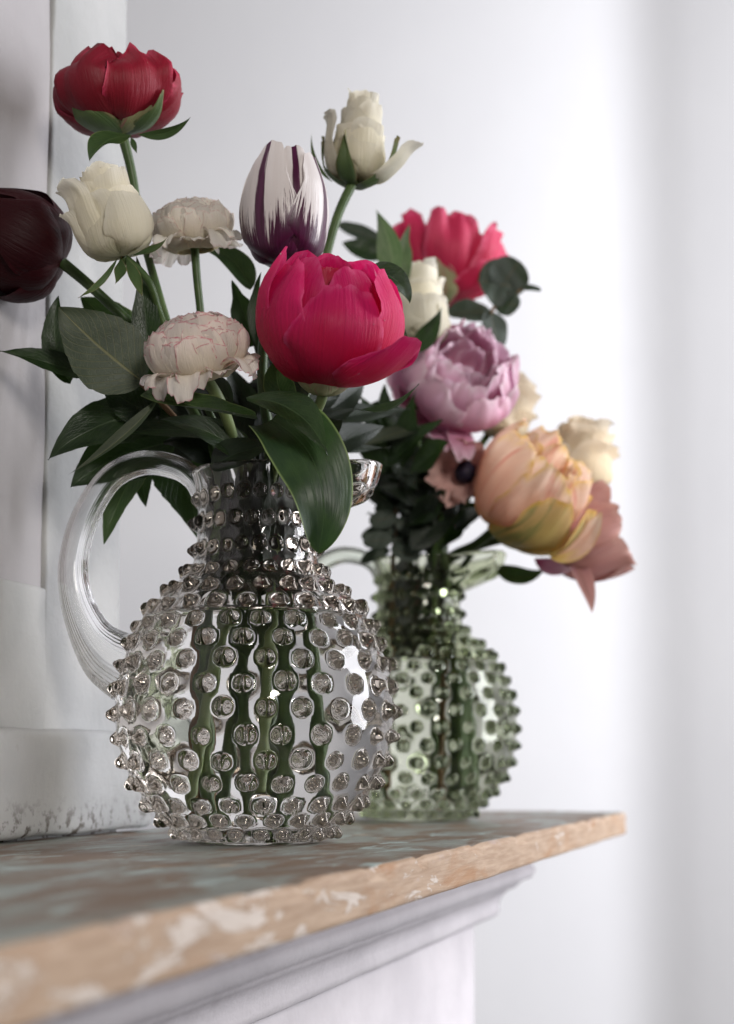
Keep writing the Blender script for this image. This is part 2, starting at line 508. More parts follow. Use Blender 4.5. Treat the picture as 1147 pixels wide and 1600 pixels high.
def wall_sheet():
    """far wall that turns through a soft rounded corner into the wall on the right"""
    pts = [K - fd * 2.6, K - fd * 1.2, K - fd * 0.4, K - fd * 0.17]
    p = K - fd * 0.13
    a0 = math.atan2(fd.y, fd.x)
    turns = [0, -1, -2, -2, -3, -3, -3, -2, -2, -1, 0, 0, 1, 0, 0, 0]
    a = a0
    pts.append(p.copy())
    for t_ in turns:
        a += R(t_)
        p = p + Vector((math.cos(a), math.sin(a), 0)) * 0.014
        pts.append(p.copy())
    pts += [p + Vector((math.cos(a), math.sin(a), 0)) * 0.3, p + Vector((math.cos(a), math.sin(a), 0)) * 0.75]
    zs = [-1.2 + 3.2 * i / 8 for i in range(9)]
    vs = [(q.x, q.y, z) for z in zs for q in pts]
    n = len(pts)
    # a second skin behind gives the wall its thickness
    vs2 = [(q.x + 0.03, q.y + 0.12, z) for z in zs for q in pts]
    fs = grid_faces(n, 9)
    fs += [tuple(i + n * 9 for i in reversed(f)) for f in fs]
    return tag(mk('wall', vs + vs2, fs, M['far_wall'], smooth=True), kind='structure')


wall_sheet()


def lumpy_box(name, u0, u1, v0, v1, z0, z1, mat, parent=None, amp=0.0012, bev=0.004, seed=1, step=0.012):
    """box in fireplace coordinates with softened, hand-painted edges; only front, right, left and top faces are finely cut"""
    import bmesh
    bm = bmesh.new()
    nu = max(1, int((u1 - u0) / step)); nz = max(1, int((z1 - z0) / step))
    bmesh.ops.create_cube(bm, size=1)
    bmesh.ops.bevel(bm, geom=bm.edges[:], offset=0.0001, segments=1, affect='EDGES') if False else None
    for v in bm.verts:
        v.co = Vector((u0 if v.co.x < 0 else u1, v0 if v.co.y < 0 else v1, z0 if v.co.z < 0 else z1))
    bmesh.ops.bevel(bm, geom=bm.edges[:], offset=bev, segments=3, affect='EDGES', profile=0.6)
    rnd = random.Random(seed)
    me = bpy.data.meshes.new(name)
    # slice finely along u and z
    for i in range(1, nu):
        g = bm.verts[:] + bm.edges[:] + bm.faces[:]
        bmesh.ops.bisect_plane(bm, geom=g, plane_co=(u0 + (u1 - u0) * i / nu, 0, 0), plane_no=(1, 0, 0))
    for i in range(1, nz):
        g = bm.verts[:] + bm.edges[:] + bm.faces[:]
        bmesh.ops.bisect_plane(bm, geom=g, plane_co=(0, 0, z0 + (z1 - z0) * i / nz), plane_no=(0, 0, 1))
    from mathutils import noise
    for v in bm.verts:
        q = v.co * 14 + Vector((seed, 0, 0))
        v.co += noise.noise_vector(q) * amp + noise.noise_vector(q * 4) * amp * 0.4
        v.co = fp(v.co.x, v.co.y, v.co.z)
    bmesh.ops.recalc_face_normals(bm, faces=bm.faces[:])
    bm.to_mesh(me); bm.free()
    me.materials.append(mat)
    me.polygons.foreach_set('use_smooth', [True] * len(me.polygons))
    ob = bpy.data.objects.new(name, me); C.objects.link(ob)
    if parent: ob.parent = parent
    return ob


# panelled chimney breast above the shelf
cb = empty('chimney_breast', (0, 0, 0)); tag(cb, kind='structure')
lumpy_box('stile', -0.634, -0.538, -0.50, -0.262, -0.02, 1.3, M['plaster'], cb, seed=3, bev=0.0025)
lumpy_box('rail', -1.35, -0.630, -0.50, -0.2622, -0.02, 0.151, M['plaster'], cb, seed=5, bev=0.0025)
lumpy_box('plinth', -1.35, -0.509, -0.50, -0.250, 0.0015, 0.066, M['plaster'], cb, seed=7, bev=0.006, amp=0.002)
lumpy_box('panel', -1.35, -0.625, -0.50, -0.2645, 0.14, 1.3, M['panel_paint'], cb, seed=9, bev=0.003)

# mantelpiece
mant = empty('mantelpiece', (CX, CY, 0), 'old mantelpiece with worn wooden shelf over lilac white painted moulding', 'mantelpiece', rz=ANG)


def local_mesh(name, prof_fn): ...


def shelf():
    L, Dp, T = 1.75, 0.262, 0.0215
    # cross-section (y, z) from the back of the top round the front edge to the back of the underside
    sec = []
    for i in range(14): sec.append((Dp - (Dp - 0.004) * i / 13, 0.0))
    for a in (25, 50, 75): sec.append((0.004 - 0.004 * math.sin(R(a)), -0.004 + 0.004 * math.cos(R(a))))
    for i in range(6): sec.append((0.0, -0.004 - (T - 0.0065) * i / 5))
    for a in (30, 60, 90): sec.append((0.0025 - 0.0025 * math.cos(R(a)), -T + 0.0025 - 0.0025 * math.sin(R(a))))
    sec.append((Dp, -T))
    n = len(sec)
    us = [-L + L * i / 175 for i in range(176)]
    from mathutils import noise
    vs = []
    for u in us:
        for (y, z) in sec:
            q = Vector((u * 18, y * 18, z * 40))
            a = 0.0009
            dy = noise.noise(q + Vector((0, 0, 5))) * a * (1 if y < 0.02 else 0)
            chip = max(0, noise.noise(Vector((u * 45, 3.3, 0))) - 0.30) * 0.009
            dz = noise.noise(q) * a * 0.6
            if y < 0.006 and z > -0.006: dy += chip; dz -= chip * 0.8
            uu = u
            if u > -0.004: uu = u - 0.003 * (1 if (z > -0.003 or z < -T + 0.002) else 0)
            vs.append((uu, y + dy, z + dz))
    fs = []; mi = []
    for i in range(len(us) - 1):
        for j in range(n):
            jj = (j + 1) % n
            fs.append((i * n + j, (i + 1) * n + j, (i + 1) * n + jj, i * n + jj))
            mi.append(0 if j < 14 else 1)
    fs.append(tuple((len(us) - 1) * n + j for j in range(n))); mi.append(1)
    fs.append(tuple(reversed(range(n)))); mi.append(1)
    o = mk('shelf', vs, fs, [M['shelf_top'], M['shelf_edge']], mant, smooth=False)
    o.data.polygons.foreach_set('material_index', mi)
    return o


shelf()


def sweep_moulding():
    """moulding swept along the front and mitred round the far end; (offset out of the frieze, z)"""
    prof = [(0.046, -0.0215), (0.046, -0.036), (0.0455, -0.0385), (0.0375, -0.0395), (0.0375, -0.0445), (0.0415, -0.047), (0.0425, -0.052), (0.0395, -0.0575), (0.032, -0.060),
            (0.029, -0.063), (0.027, -0.0655), (0.021, -0.068), (0.0165, -0.073), (0.0145, -0.080), (0.0150, -0.0845), (0.0135, -0.089), (0.0095, -0.0915), (0.0, -0.093), (-0.02, -0.094)]
    bx, by = -0.139, 0.112        # far corner of the frieze
    from mathutils import noise
    cols = []
    N = 150
    for i in range(N + 1):
        u = -1.7 + 1.7 * i / N
        cols.append(('f', u))
    vs = []; fs = []
    n = len(prof)
    def wob(p): return p + noise.noise_vector(p * 30) * 0.0006
    rows = []
    for k_, u in cols:
        r = []
        for off, z in prof:
            x = u if u < -0.0001 else 0
            px = -1.7 + (bx + off + 1.7) * (u + 1.7) / 1.7
            r.append(wob(Vector((px, by - off, z))))
        rows.append(r)
    for i in range(1, 9):
        r = []
        for off, z in prof:
            y0 = by - off
            r.append(wob(Vector((bx + off, y0 + (0.26 - y0) * i / 8, z))))
        rows.append(r)
    for r in rows: vs += [tuple(p) for p in r]
    for i in range(len(rows) - 1):
        for j in range(n - 1):
            fs.append((i * n + j, i * n + j + 1, (i + 1) * n + j + 1, (i + 1) * n + j))
    o = mk('moulding', vs, fs, M['mantel_paint'], mant, smooth=True)
    return o


sweep_moulding()


def mant_box(name, u0, u1, y0, y1, z0, z1, mat):
    vs = [(u, y, z) for z in (z0, z1) for (u, y) in ((u0, y0), (u1, y0), (u1, y1), (u0, y1))]
    fs = [(3, 2, 1, 0), (4, 5, 6, 7), (0, 1, 5, 4), (1, 2, 6, 5), (2, 3, 7, 6), (3, 0, 4, 7)]
    o = mk(name, vs, fs, mat, mant, smooth=False)
    b = o.modifiers.new('soft edge', 'BEVEL'); b.width = 0.003; b.segments = 3
    return o


mant_box('frieze', -1.7, -0.180, 0.112, 0.25, -0.75, -0.085, M['mantel_paint'])
mant_box('end_board', -0.1795, -0.139, 0.1165, 0.25, -0.75, -0.0855, M['mantel_paint'])

# ------------------------------------------------------------------ hobnail pitchers
PX = 0.815 / FPX                    # metres per photo pixel at the front pitcher
NC = 23                             # studs in a ring
# outer profile without studs: (radius px, height px above the shelf)
JP = [(0, 0), (70, 0), (98, 1), (112, 7), (122, 16), (132, 28), (150, 46), (170, 70), (188, 98), (203, 133), (212, 175), (214, 215), (209, 255), (200, 290), (187, 325),
      (170, 355), (148, 383), (122, 408), (104, 428), (95, 450), (92, 480), (91, 512), (92, 542), (97, 570), (102, 583)]
RINGS = [17, 39, 63, 95, 129, 165, 204, 241, 276, 309, 337, 365, 393, 423, 461, 502, 542]
WATER = 350


def build_profile():
    P = np.array(JP, float)
    d = np.r_[0, np.cumsum(np.hypot(*np.diff(P, axis=0).T))]
    # resample through Catmull-Rom on index
    t = np.linspace(0, 1, 2400)
    Q = interp(P, t)
    Q[:, 0] = np.maximum(Q[:, 0], 0)
    s = np.r_[0, np.cumsum(np.hypot(*np.diff(Q, axis=0).T))]
    return Q, s


PQ, PS = build_profile()
STOT = PS[-1]


def prof_at(s):
    return np.interp(s, PS, PQ[:, 0]), np.interp(s, PS, PQ[:, 1])


def prof_nrm(s):
    e = 2.0
    r0, h0 = prof_at(np.clip(s - e, 0, STOT)); r1, h1 = prof_at(np.clip(s + e, 0, STOT))
    dr, dh = r1 - r0, h1 - h0
    L = np.hypot(dr, dh) + 1e-9
    return dh / L, -dr / L


def s_of_h(h):
    i0 = np.searchsorted(PQ[:, 1], h)
    # outer wall: height increases monotonically past the foot
    idx = np.argmin(np.abs(PQ[220:, 1] - h)) + 220 if h > 4 else np.argmin(np.abs(PQ[:, 1] - h))
    return PS[idx]


RS = [s_of_h(h) for h in RINGS]
RR = [float(prof_at(s)[0]) for s in RS]
rj = random.Random(5)
STUDS = []                          # (theta, s, scale, height)
for k_, s_ in enumerate(RS):
    up = RS[k_ + 1] - s_ if k_ + 1 < len(RS) else 40
    dn = s_ - RS[k_ - 1] if k_ else 24
    sp = min(2 * math.pi * RR[k_] / NC / 38.0, (up + dn) / 2 / 33.0)
    sc = min(1.0, max(0.62, sp)) if k_ < 12 else 0.92
    for j in range(NC):
        th = (j + (0.5 if k_ % 2 else 0.0)) * 2 * math.pi / NC
        STUDS.append((k_, j, th + rj.uniform(-.022, .022), s_ + (rj.uniform(-2.2, 2.2) + 2.5 * math.sin(th + 0.6)) * (0.3 if k_ == 0 else 1), sc * rj.uniform(.90, 1.08), rj.uniform(.84, 1.12)))


def spout_push(th, h):
    """radial push that draws the lip into a spout at theta = 0"""
    d = (th + math.pi) % (2 * math.pi) - math.pi
    w = np.exp(-(np.abs(d) / 0.56) ** 2.6)
    z = np.clip((h - 512) / 62, 0, 1.12)
    return 96 * w * (1 - np.abs(1 - z) ** 2.4), w * z


def surf(th, s, studs=True):
    """outer surface with studs; arrays in, (n,3) px out"""
    th = np.asarray(th, float); s = np.asarray(s, float)
    r, h = prof_at(s)
    nr, nh = prof_nrm(s)
    disp = np.zeros_like(r)
    if studs:
        for (k_, j, t0, s0, sc, hh) in STUDS:
            m = np.abs(s - s0) < 40
            if not m.any(): continue
            dt = (th[m] - t0 + math.pi) % (2 * math.pi) - math.pi
            rho = np.hypot(dt * np.interp(s0, PS, PQ[:, 0]), s[m] - s0) / sc
            hgt = 14.5 * hh * sc
            if k_ == len(RS) - 1: hgt *= 0.75
            d = hgt * np.exp(-(rho / 10.4) ** 3.2)
            d[rho > 40] = 0
            disp[m] = np.maximum(disp[m], d)
    r = r + nr * disp; h = h + nh * disp
    push, w = spout_push(th, h)
    r = r + push
    h = h + np.where(w > 0, 10 * w ** 2, 0)
    return np.stack([r * np.cos(th), r * np.sin(th), h], axis=-1)


def build_pitcher_meshes():
    HS, VS = 8, 4                   # segments along the cell's horizontal and vertical sides
    verts = []; owner_faces = {}    # owner -> faces
    index = {}
    TH = []; SS = []

    def vid(th, s):
        th = th % (2 * math.pi)
        key = (round(th * 1e6 + 0.137) % 6283185, round(s * 5000 + 0.137))
        if key in index: return index[key]
        index[key] = len(TH); TH.append(th); SS.append(s)
        return index[key]

    bounds = [RS[0] - 11]
    for a, b in zip(RS[:-1], RS[1:]): bounds.append((a + b) / 2)
    bounds.append(RS[-1] + 19)
    body = []; studs = {}
    cw = 2 * math.pi / NC
    for k_, s0 in enumerate(RS):
        lo, hi = bounds[k_], bounds[k_ + 1]
        for j in range(NC):
            t0 = (j + (0.5 if k_ % 2 else 0.0)) * cw
            st = STUDS[k_ * NC + j]
            # rectangle boundary, counter-clockwise
            rect = []
            for i in range(HS): rect.append((t0 - cw / 2 + cw * i / HS, lo))
            for i in range(VS): rect.append((t0 + cw / 2, lo + (hi - lo) * i / VS))
            for i in range(HS): rect.append((t0 + cw / 2 - cw * i / HS, hi))
            for i in range(VS): rect.append((t0 - cw / 2, hi - (hi - lo) * i / VS))
            n = len(rect)
            ct, cs = st[2], st[3]
            rr = RR[k_]
            Rm = min((hi - cs), (cs - lo), cw / 2 * rr) * 0.93
            Rs = min(17.0 * st[4], Rm)
            radii = [Rs * f for f in (0.16, 0.34, 0.48, 0.58, 0.68, 0.78, 0.88, 1.0)]
            ang = [math.atan2(s - cs, (t - ct) * rr) for (t, s) in rect]
            loops = []
            for ra in radii:
                loops.append([vid(ct + ra * math.cos(a) / rr, cs + ra * math.sin(a)) for a in ang])
            cid = vid(ct, cs)
            fs = [(cid, loops[0][i], loops[0][(i + 1) % n]) for i in range(n)]
            for a, b in zip(loops[:-1], loops[1:]):
                fs += [(a[i], b[i], b[(i + 1) % n], a[(i + 1) % n]) for i in range(n)]
            studs[(k_, j)] = fs
            prev = loops[-1]
            for f in (0.22, 0.5, 1.0):
                cur = []
                for i, (t, s) in enumerate(rect):
                    x0 = ct + Rs * math.cos(ang[i]) / rr; y0 = cs + Rs * math.sin(ang[i])
                    cur.append(vid(x0 + (t - x0) * f, y0 + (s - y0) * f) if f < 1 else vid(t, s))
                body += [(prev[i], cur[i], cur[(i + 1) % n], prev[(i + 1) % n]) for i in range(n)]
                prev = cur
    NA = NC * HS
    # half-offset rings share vertices since HS is even
    def ring(s, off=0.0): return [vid(2 * math.pi * i / NA, s) for i in range(NA)]
    # up to the lip
    prev = ring(bounds[-1])
    for s in np.linspace(bounds[-1], STOT, 6)[1:]:
        cur = ring(float(s)); body += [(prev[i], prev[(i + 1) % NA], cur[(i + 1) % NA], cur[i]) for i in range(NA)]; prev = cur
    top = prev
    # foot
    prev = ring(bounds[0])
    for s in np.linspace(bounds[0], s_of_h(0.0) if False else 70.0, 8)[1:]:
        cur = ring(float(s)); body += [(prev[i], cur[i], cur[(i + 1) % NA], prev[(i + 1) % NA]) for i in range(NA)]; prev = cur
    foot = prev
    V = surf(np.array(TH), np.array(SS))
    V = list(map(tuple, V))
    # kick-up under the foot
    thn = [2 * math.pi * i / NA for i in range(NA)]
    prev = foot
    for rr, hh in ((58, 5), (40, 8), (15, 9)):
        cur = []
        for t in thn:
            cur.append(len(V)); V.append((rr * math.cos(t), rr * math.sin(t), hh))
        body += [(prev[i], cur[i], cur[(i + 1) % NA], prev[(i + 1) % NA]) for i in range(NA)]
        prev = cur
    cidx = len(V); V.append((0, 0, 9))
    body += [(prev[i], cidx, prev[(i + 1) % NA]) for i in range(NA)]
    # inner wall down to the water line
    def inner(s, gap):
        r, h = prof_at(np.full(NA, s)); nr, nh = prof_nrm(np.full(NA, s))
        r = r - nr * gap; h = h - nh * gap
        th = np.array(thn)
        push, w = spout_push(th, h)
        r = r + push * 0.97; h = h + np.where(w > 0, 10 * w ** 2, 0)
        return [(r[i] * math.cos(thn[i]), r[i] * math.sin(thn[i]), h[i]) for i in range(NA)]
    GAP = 11
    loops = []
    # rounded lip
    tv = np.array([V[i] for i in top])
    for gap, dz in ((2.5, 3.2), (5.5, 4.2), (8.5, 3.2)):
        p = np.array(inner(STOT, gap)); p[:, 2] = tv[:, 2] + dz
        loops.append([tuple(x) for x in p])
    sw = None
    svals = np.linspace(STOT, RS[9] - 10, 60)
    wl = None
    for s in svals:
        L = inner(float(s), GAP)
        if np.mean([q[2] for q in L]) < WATER:
            wl = float(s); break
        loops.append(L)
    last = [(x, y, WATER) for (x, y, z) in inner(wl, GAP)]
    loops.append(last)
    prev = top
    for L in loops:
        cur = []
        for p in L:
            cur.append(len(V)); V.append(p)
        body += [(prev[i], prev[(i + 1) % NA], cur[(i + 1) % NA], cur[i]) for i in range(NA)]
        prev = cur
    # water: side (against the glass) and top; shares the waterline loop
    WV = [p for p in last]; wf = []; wmi = []
    prevw = list(range(NA))
    sbot = s_of_h(26)
    for s in np.linspace(wl, sbot, 26)[1:]:
        base = len(WV); WV += inner(float(s), GAP)
        cur = list(range(base, base + NA))
        wf += [(prevw[i], cur[i], cur[(i + 1) % NA], prevw[(i + 1) % NA]) for i in range(NA)]; wmi += [0] * NA
        prevw = cur
    rb = float(np.hypot(*WV[prevw[0]][:2])); hb = WV[prevw[0]][2]
    for f, dz in ((0.85, -5), (0.55, -8), (0.2, -9)):
        base = len(WV)
        WV += [(rb * f * math.cos(t), rb * f * math.sin(t), hb + dz) for t in thn]
        cur = list(range(base, base + NA))
        wf += [(prevw[i], cur[i], cur[(i + 1) % NA], prevw[(i + 1) % NA]) for i in range(NA)]; wmi += [0] * NA
        prevw = cur
    c0 = len(WV); WV.append((0, 0, hb - 9))
    wf += [(prevw[i], c0, prevw[(i + 1) % NA]) for i in range(NA)]; wmi += [0] * NA
    rt = float(np.hypot(*last[0][:2]))
    prevw = list(range(NA))
    for f, dz in ((0.975, -2.5), (0.93, -3.2), (0.5, -3.4)):
        base = len(WV)
        WV += [(rt * f * math.cos(t), rt * f * math.sin(t), WATER + dz) for t in thn]
        cur = list(range(base, base + NA))
        wf += [(prevw[i], prevw[(i + 1) % NA], cur[(i + 1) % NA], cur[i]) for i in range(NA)]; wmi += [1] * NA
        prevw = cur
    c0 = len(WV); WV.append((0, 0, WATER - 3.4))
    wf += [(prevw[i], prevw[(i + 1) % NA], c0) for i in range(NA)]; wmi += [1] * NA

    V = np.array(V) * PX * np.array([1, 1, 0.978])
    # vertex normals of the whole glass surface, so that studs join the wall without a seam
    allf = body + [f for fs in studs.values() for f in fs]
    N = np.zeros_like(V)
    for m in (3, 4):
        F = np.array([f for f in allf if len(f) == m])
        if len(F) == 0: continue
        nrm = np.cross(V[F[:, 1]] - V[F[:, 0]], V[F[:, 2]] - V[F[:, 0]]) if m == 3 else np.cross(V[F[:, 2]] - V[F[:, 0]], V[F[:, 3]] - V[F[:, 1]])
        for c_ in range(m): np.add.at(N, F[:, c_], nrm)
    N /= (np.linalg.norm(N, axis=1, keepdims=True) + 1e-20)
    return V, N, body, studs, np.array(WV) * PX * np.array([1, 1, 0.978]), wf, wmi


GV, GN, GBODY, GSTUDS, WVv, WF, WMI = build_pitcher_meshes()


def sub(faces):
    ids = sorted({i for f in faces for i in f})
    mp = {a: b for b, a in enumerate(ids)}
    return GV[ids], [tuple(mp[i] for i in f) for f in faces], GN[ids]


def handle_mesh():
    ctr = [(-88, 556), (-100, 578), (-128, 598), (-180, 606), (-232, 582), (-271, 519), (-289, 446), (-283, 386), (-260, 330), (-230, 294), (-196, 274)]
    dia = [32, 35, 38, 39, 41, 44, 46, 52, 68, 96, 114]
    dep = [34, 37, 40, 42, 44, 46, 48, 52, 60, 76, 88]
    n = 90; m = 252
    t = np.linspace(0, 1, n)
    P = interp(np.array(ctr, float), t); D = interp(np.array(dia, float), t); E = interp(np.array(dep, float), t)
    T = np.gradient(P, axis=0); T /= np.linalg.norm(T, axis=1, keepdims=True)
    vs = []
    for i in range(n):
        a = np.linspace(0, 2 * math.pi, m, endpoint=False)
        ridge = 1 + 0.007 * np.cos(48 * a + 1.5 * t[i]) + 0.012 * np.cos(11 * a + 3 * t[i]) + 0.01 * np.cos(7 * a - 9 * t[i])
        nx, nz = T[i][1], -T[i][0]
        x = P[i][0] + nx * np.cos(a) * D[i] / 2 * ridge
        z = P[i][1] + nz * np.cos(a) * D[i] / 2 * ridge
        y = np.sin(a) * E[i] / 2 * ridge
        vs += list(zip(x * PX, y * PX, z * PX * 0.978))
    fs = []
    for i in range(n - 1):
        for j in range(m):
            fs.append((i * m + j, (i + 1) * m + j, (i + 1) * m + (j + 1) % m, i * m + (j + 1) % m))
    for row, rev in ((0, False), (n - 1, True)):
        c0 = len(vs); vs.append(tuple(np.mean(vs[row * m:(row + 1) * m], axis=0)))
        for j in range(m):
            f = (row * m + j, row * m + (j + 1) % m, c0)
            fs.append(f if not rev else tuple(reversed(f)))
    return vs, fs


HV, HF = handle_mesh()


def make_pitcher(loc, rz, label, glass, hglass, kglass):
    root = empty('hobnail_pitcher', loc, label, 'pitcher', 'hobnail glass pitchers on the mantel', rz)
    v, f, n = sub(GBODY)
    mk('body', v, f, glass, root, normals=n)
    mk('handle', HV, HF, hglass, root)
    # camera-facing studs singly; the few hidden at the back are joined
    cam_dir = Vector((-loc[0], -loc[1], 0)).normalized()
    order = []
    for key in GSTUDS:
        st = STUDS[key[0] * NC + key[1]]
        a = st[2] + rz
        order.append((-(math.cos(a) * cam_dir.x + math.sin(a) * cam_dir.y), key))
    order.sort()
    for _, key in order[:290]:
        v, f, n = sub(GSTUDS[key])
        mk('hobnail', v, f, kglass, root, normals=n)
    rest = [f for _, key in order[290:] for f in GSTUDS[key]]
    v, f, n = sub(rest)
    tag(mk('hobnails_at_back', v, f, kglass, root, normals=n), kind='stuff')
    return root


J1 = at(398, 1320, 0.806); J1.z = 0.0005
J2 = at(655, 1284, 1.150); J2.z = 0.0005
pit1 = make_pitcher(J1, R(-4), 'clear smoky hobnail glass pitcher standing in front, tall striped tulip above it', M['clear_glass'], M['clear_handle'], M['clear_knob'])
pit2 = make_pitcher(J2, R(-16), 'pale green hobnail glass pitcher behind, towards the far shelf end', M['green_glass'], M['green_handle'], M['green_knob'])
for J, rz, lab in ((J1, R(-4), 'clear water filling the bowl of the front smoky pitcher'), (J2, R(-16), 'clear water in the bowl of the green pitcher behind')):
    w = mk('water', WVv, WF, [M['water_side'], M['water_top']], None, loc=J)
    w.data.polygons.foreach_set('material_index', WMI)
    w.rotation_euler = (0, 0, rz)
    tag(w, lab, 'water', 'water in the glass pitchers')


# ------------------------------------------------------------------ flowers
def frame(axis, roll=0.0):
    z = Vector(axis).normalized()
    ref = Vector((0, -1, 0)) if abs(z.y) < 0.9 else Vector((0, 0, -1))   # local +x leans to the camera
    x = (ref - z * ref.dot(z)).normalized()
    y = z.cross(x)
    m = Matrix((x, y, z)).transposed()
    return np.array(m @ Matrix.Rotation(roll, 3, 'Z'))


class Flower:
    def __init__(s, name, label, cat, px, py, Y, axis, group, roll=0.0):
        s.loc = at(px, py, Y)
        s.Y = Y
        s.s = Y / FPX
        s.R = frame(axis, roll)
        s.root = empty(name, s.loc, label, cat, group)
        s.axis = Vector(axis).normalized()
        s.rng = random.Random(int(px * 7 + py * 13))

    def part(s, name, pts_local_px, faces, mat, uv, label=None):
        V = (np.asarray(pts_local_px) @ s.R.T) * s.s
        o = mk(name, V, faces, mat, s.root, uv)
        if label: o['label'] = label
        return o

    def petal(s, prof, wid, phi, mat, cup=1.0, tip=0.30, tp=2.4, edge=0.0, tipc=0.0, ruf=0.0, scal=0.015, minrc=10, nu=15, nv=17, name='petal', skew=0.0, slant=0.07, flat=0.0, h0=0.0, label=None, freq=1.0, fold=0.0, blunt=None):
        if blunt is None: blunt = 0.0 if name == 'sepal' else 0.84
        wid = list(wid); wid[-1] = max(wid[-1], blunt * max(wid))
        rg = s.rng
        nr = np.random.RandomState(rg.randrange(10 ** 6))
        t = np.linspace(-1, 1, nu)[None, :].repeat(nv, 0)
        v = np.linspace(0, 1, nv)[:, None].repeat(nu, 1)
        ph = nr.uniform(0, 6.28, 12)
        sc = scal * (np.sin(5 * t * freq + ph[0]) + 0.7 * np.sin(9.5 * t * freq + ph[1]) + 0.5 * np.sin(17 * t * freq + ph[2]))
        ve = np.clip(v * (1 - tip * np.abs(t) ** tp + sc * v), 0, 1.08)
        ve = np.clip(ve * (1 + nr.uniform(-slant, slant) * t * v), 0, 1.08)
        P = np.asarray(prof, float)
        X = interp(P, np.clip(ve, 0, 1))
        e = 0.02
        Tn = interp(P, np.clip(ve + e, 0, 1)) - interp(P, np.clip(ve - e, 0, 1))
        Tn /= (np.linalg.norm(Tn, axis=-1, keepdims=True) + 1e-9)
        X = X + Tn * (np.maximum(ve - 1, 0) * np.linalg.norm(P[-1] - P[-2]) * (len(P) - 1))[..., None]
        r, h = X[..., 0], X[..., 1]
        nrm_r, nrm_h = Tn[..., 1], -Tn[..., 0]
        Wd = interp(np.asarray(wid, float), v)
        rc = np.maximum(np.abs(r), max(minrc, 0.72 * np.abs(P[:, 0]).max())) * cup * (1 + flat * np.clip(nrm_h, 0, 1))
        a = np.clip(t * Wd / rc, -2.4, 2.4)
        lat = rc * np.sin(a)
        inw = rc * (1 - np.cos(a))
        wig = (np.sin(3.1 * t * freq + ph[3] + 2.2 * v) + 0.8 * np.sin(6.3 * t * freq + ph[4] - 3 * v) + 0.55 * np.sin(11 * t * freq + ph[5] + 4 * v) + 0.4 * np.sin(5 * v + ph[6] + t * 2))
        d = edge * np.abs(t) ** 3 * Wd * 0.5 + tipc * np.clip(ve - 0.45, 0, 1) ** 2 * 3.3 + ruf * wig * (0.25 * v + np.abs(t) ** 2 * 0.6 * v + ve ** 4 * 0.6) - fold * (1 - np.abs(t)) * Wd * 0.0
        d = d - inw
        rr = r + nrm_r * d; hh = h + nrm_h * d + h0
        ang = phi + skew * v
        x = rr * np.cos(ang) - lat * np.sin(ang)
        y = rr * np.sin(ang) + lat * np.cos(ang)
        pts = np.stack([x, y, hh], -1).reshape(-1, 3)
        uv = np.stack([t * 0.5 + 0.5, v], -1).reshape(-1, 2)
        return s.part(name, pts, grid_faces(nu, nv), mat, uv, label)

    def stem(s, ptsw, rad_px, mat, name='stem', m=10, start=0.0):
        """tube through world points; the first point is the flower base"""
        P = np.array([list(p) for p in ptsw], float)
        n = 10 * (len(P) - 1)
        t = np.linspace(0, 1, n + 1)
        Q = interp(P, t)
        rad = interp(np.asarray(rad_px, float), t) * s.s if hasattr(rad_px, '__len__') else np.full(n + 1, rad_px * s.s)
        rad = rad * np.where(np.arange(n + 1) > n - 22, 1.12, 1.0)
        T = np.gradient(Q, axis=0); T /= np.linalg.norm(T, axis=1, keepdims=True)
        up = np.array([0.3, 1.0, 0.1])
        vs = []
        for i in range(n + 1):
            a = np.cross(T[i], up); a /= np.linalg.norm(a)
            b = np.cross(T[i], a)
            for j in range(m):
                th = 2 * math.pi * j / m
                vs.append(Q[i] + (a * math.cos(th) + b * math.sin(th)) * rad[i] - np.array(s.loc))
        fs = [(i * m + j, i * m + (j + 1) % m, (i + 1) * m + (j + 1) % m, (i + 1) * m + j) for i in range(n) for j in range(m)]
        for row in (0, n):
            c0 = len(vs); vs.append(Q[row] - np.array(s.loc))
            fs += [(row * m + j, row * m + (j + 1) % m, c0) for j in range(m)]
        return mk(name, np.array(vs), fs, mat, s.root)

    def leaf(s, base, tip, hw, mat, Y0, Y1=None, sag=(0, 0), sagY=0.0, nrm=(0, -1, 0.2), fold=0.25, wave=0.08, serr=0.0, shape='ovate', name='leaf', curl=0.0, twist=0.0, label=None):
        """leaf from pixel base to pixel tip (depths Y0, Y1); sag bends the midrib (px); hw = half width px"""
        Y1 = Y0 if Y1 is None else Y1
        A = at(*base, Y0); B = at(*tip, Y1)
        mx = ((base[0] + tip[0]) / 2 + sag[0], (base[1] + tip[1]) / 2 + sag[1])
        Mi = at(*mx, (Y0 + Y1) / 2 + sagY)
        Cc = 2 * Mi - (A + B) / 2
        k = (Y0 + Y1) / 2 / FPX
        nu, nv = 13, 33
        nh0 = Vector(nrm).normalized()
        rg = np.random.RandomState(int(abs(base[0] * 3 + tip[1] * 5)) % 9999)
        ph = rg.uniform(0, 6.28, 4)
        vs = []; uv = []
        shapes = {'ovate': lambda v: (math.sin(math.pi * min(v, 1) ** 0.72) ** 0.85), 'blade': lambda v: (0.55 + 0.45 * math.sin(math.pi * min(1, v * 1.25 + 0.05))) * min(1, ((1 - v) * 2.4)) ** 0.75 if v < 1 else 0,
                  'round': lambda v: max(0, 1 - (2 * v - 1) ** 2) ** 0.5, 'lance': lambda v: math.sin(math.pi * v ** 0.8) ** 1.2 if v < 1 else 0,
                  'tulip': lambda v: (0.92 + 0.1 * math.sin(3 * v)) * (max(0, 1 - v ** 3.2) ** 0.62) * min(1, 0.8 + v)}
        fw = shapes[shape]
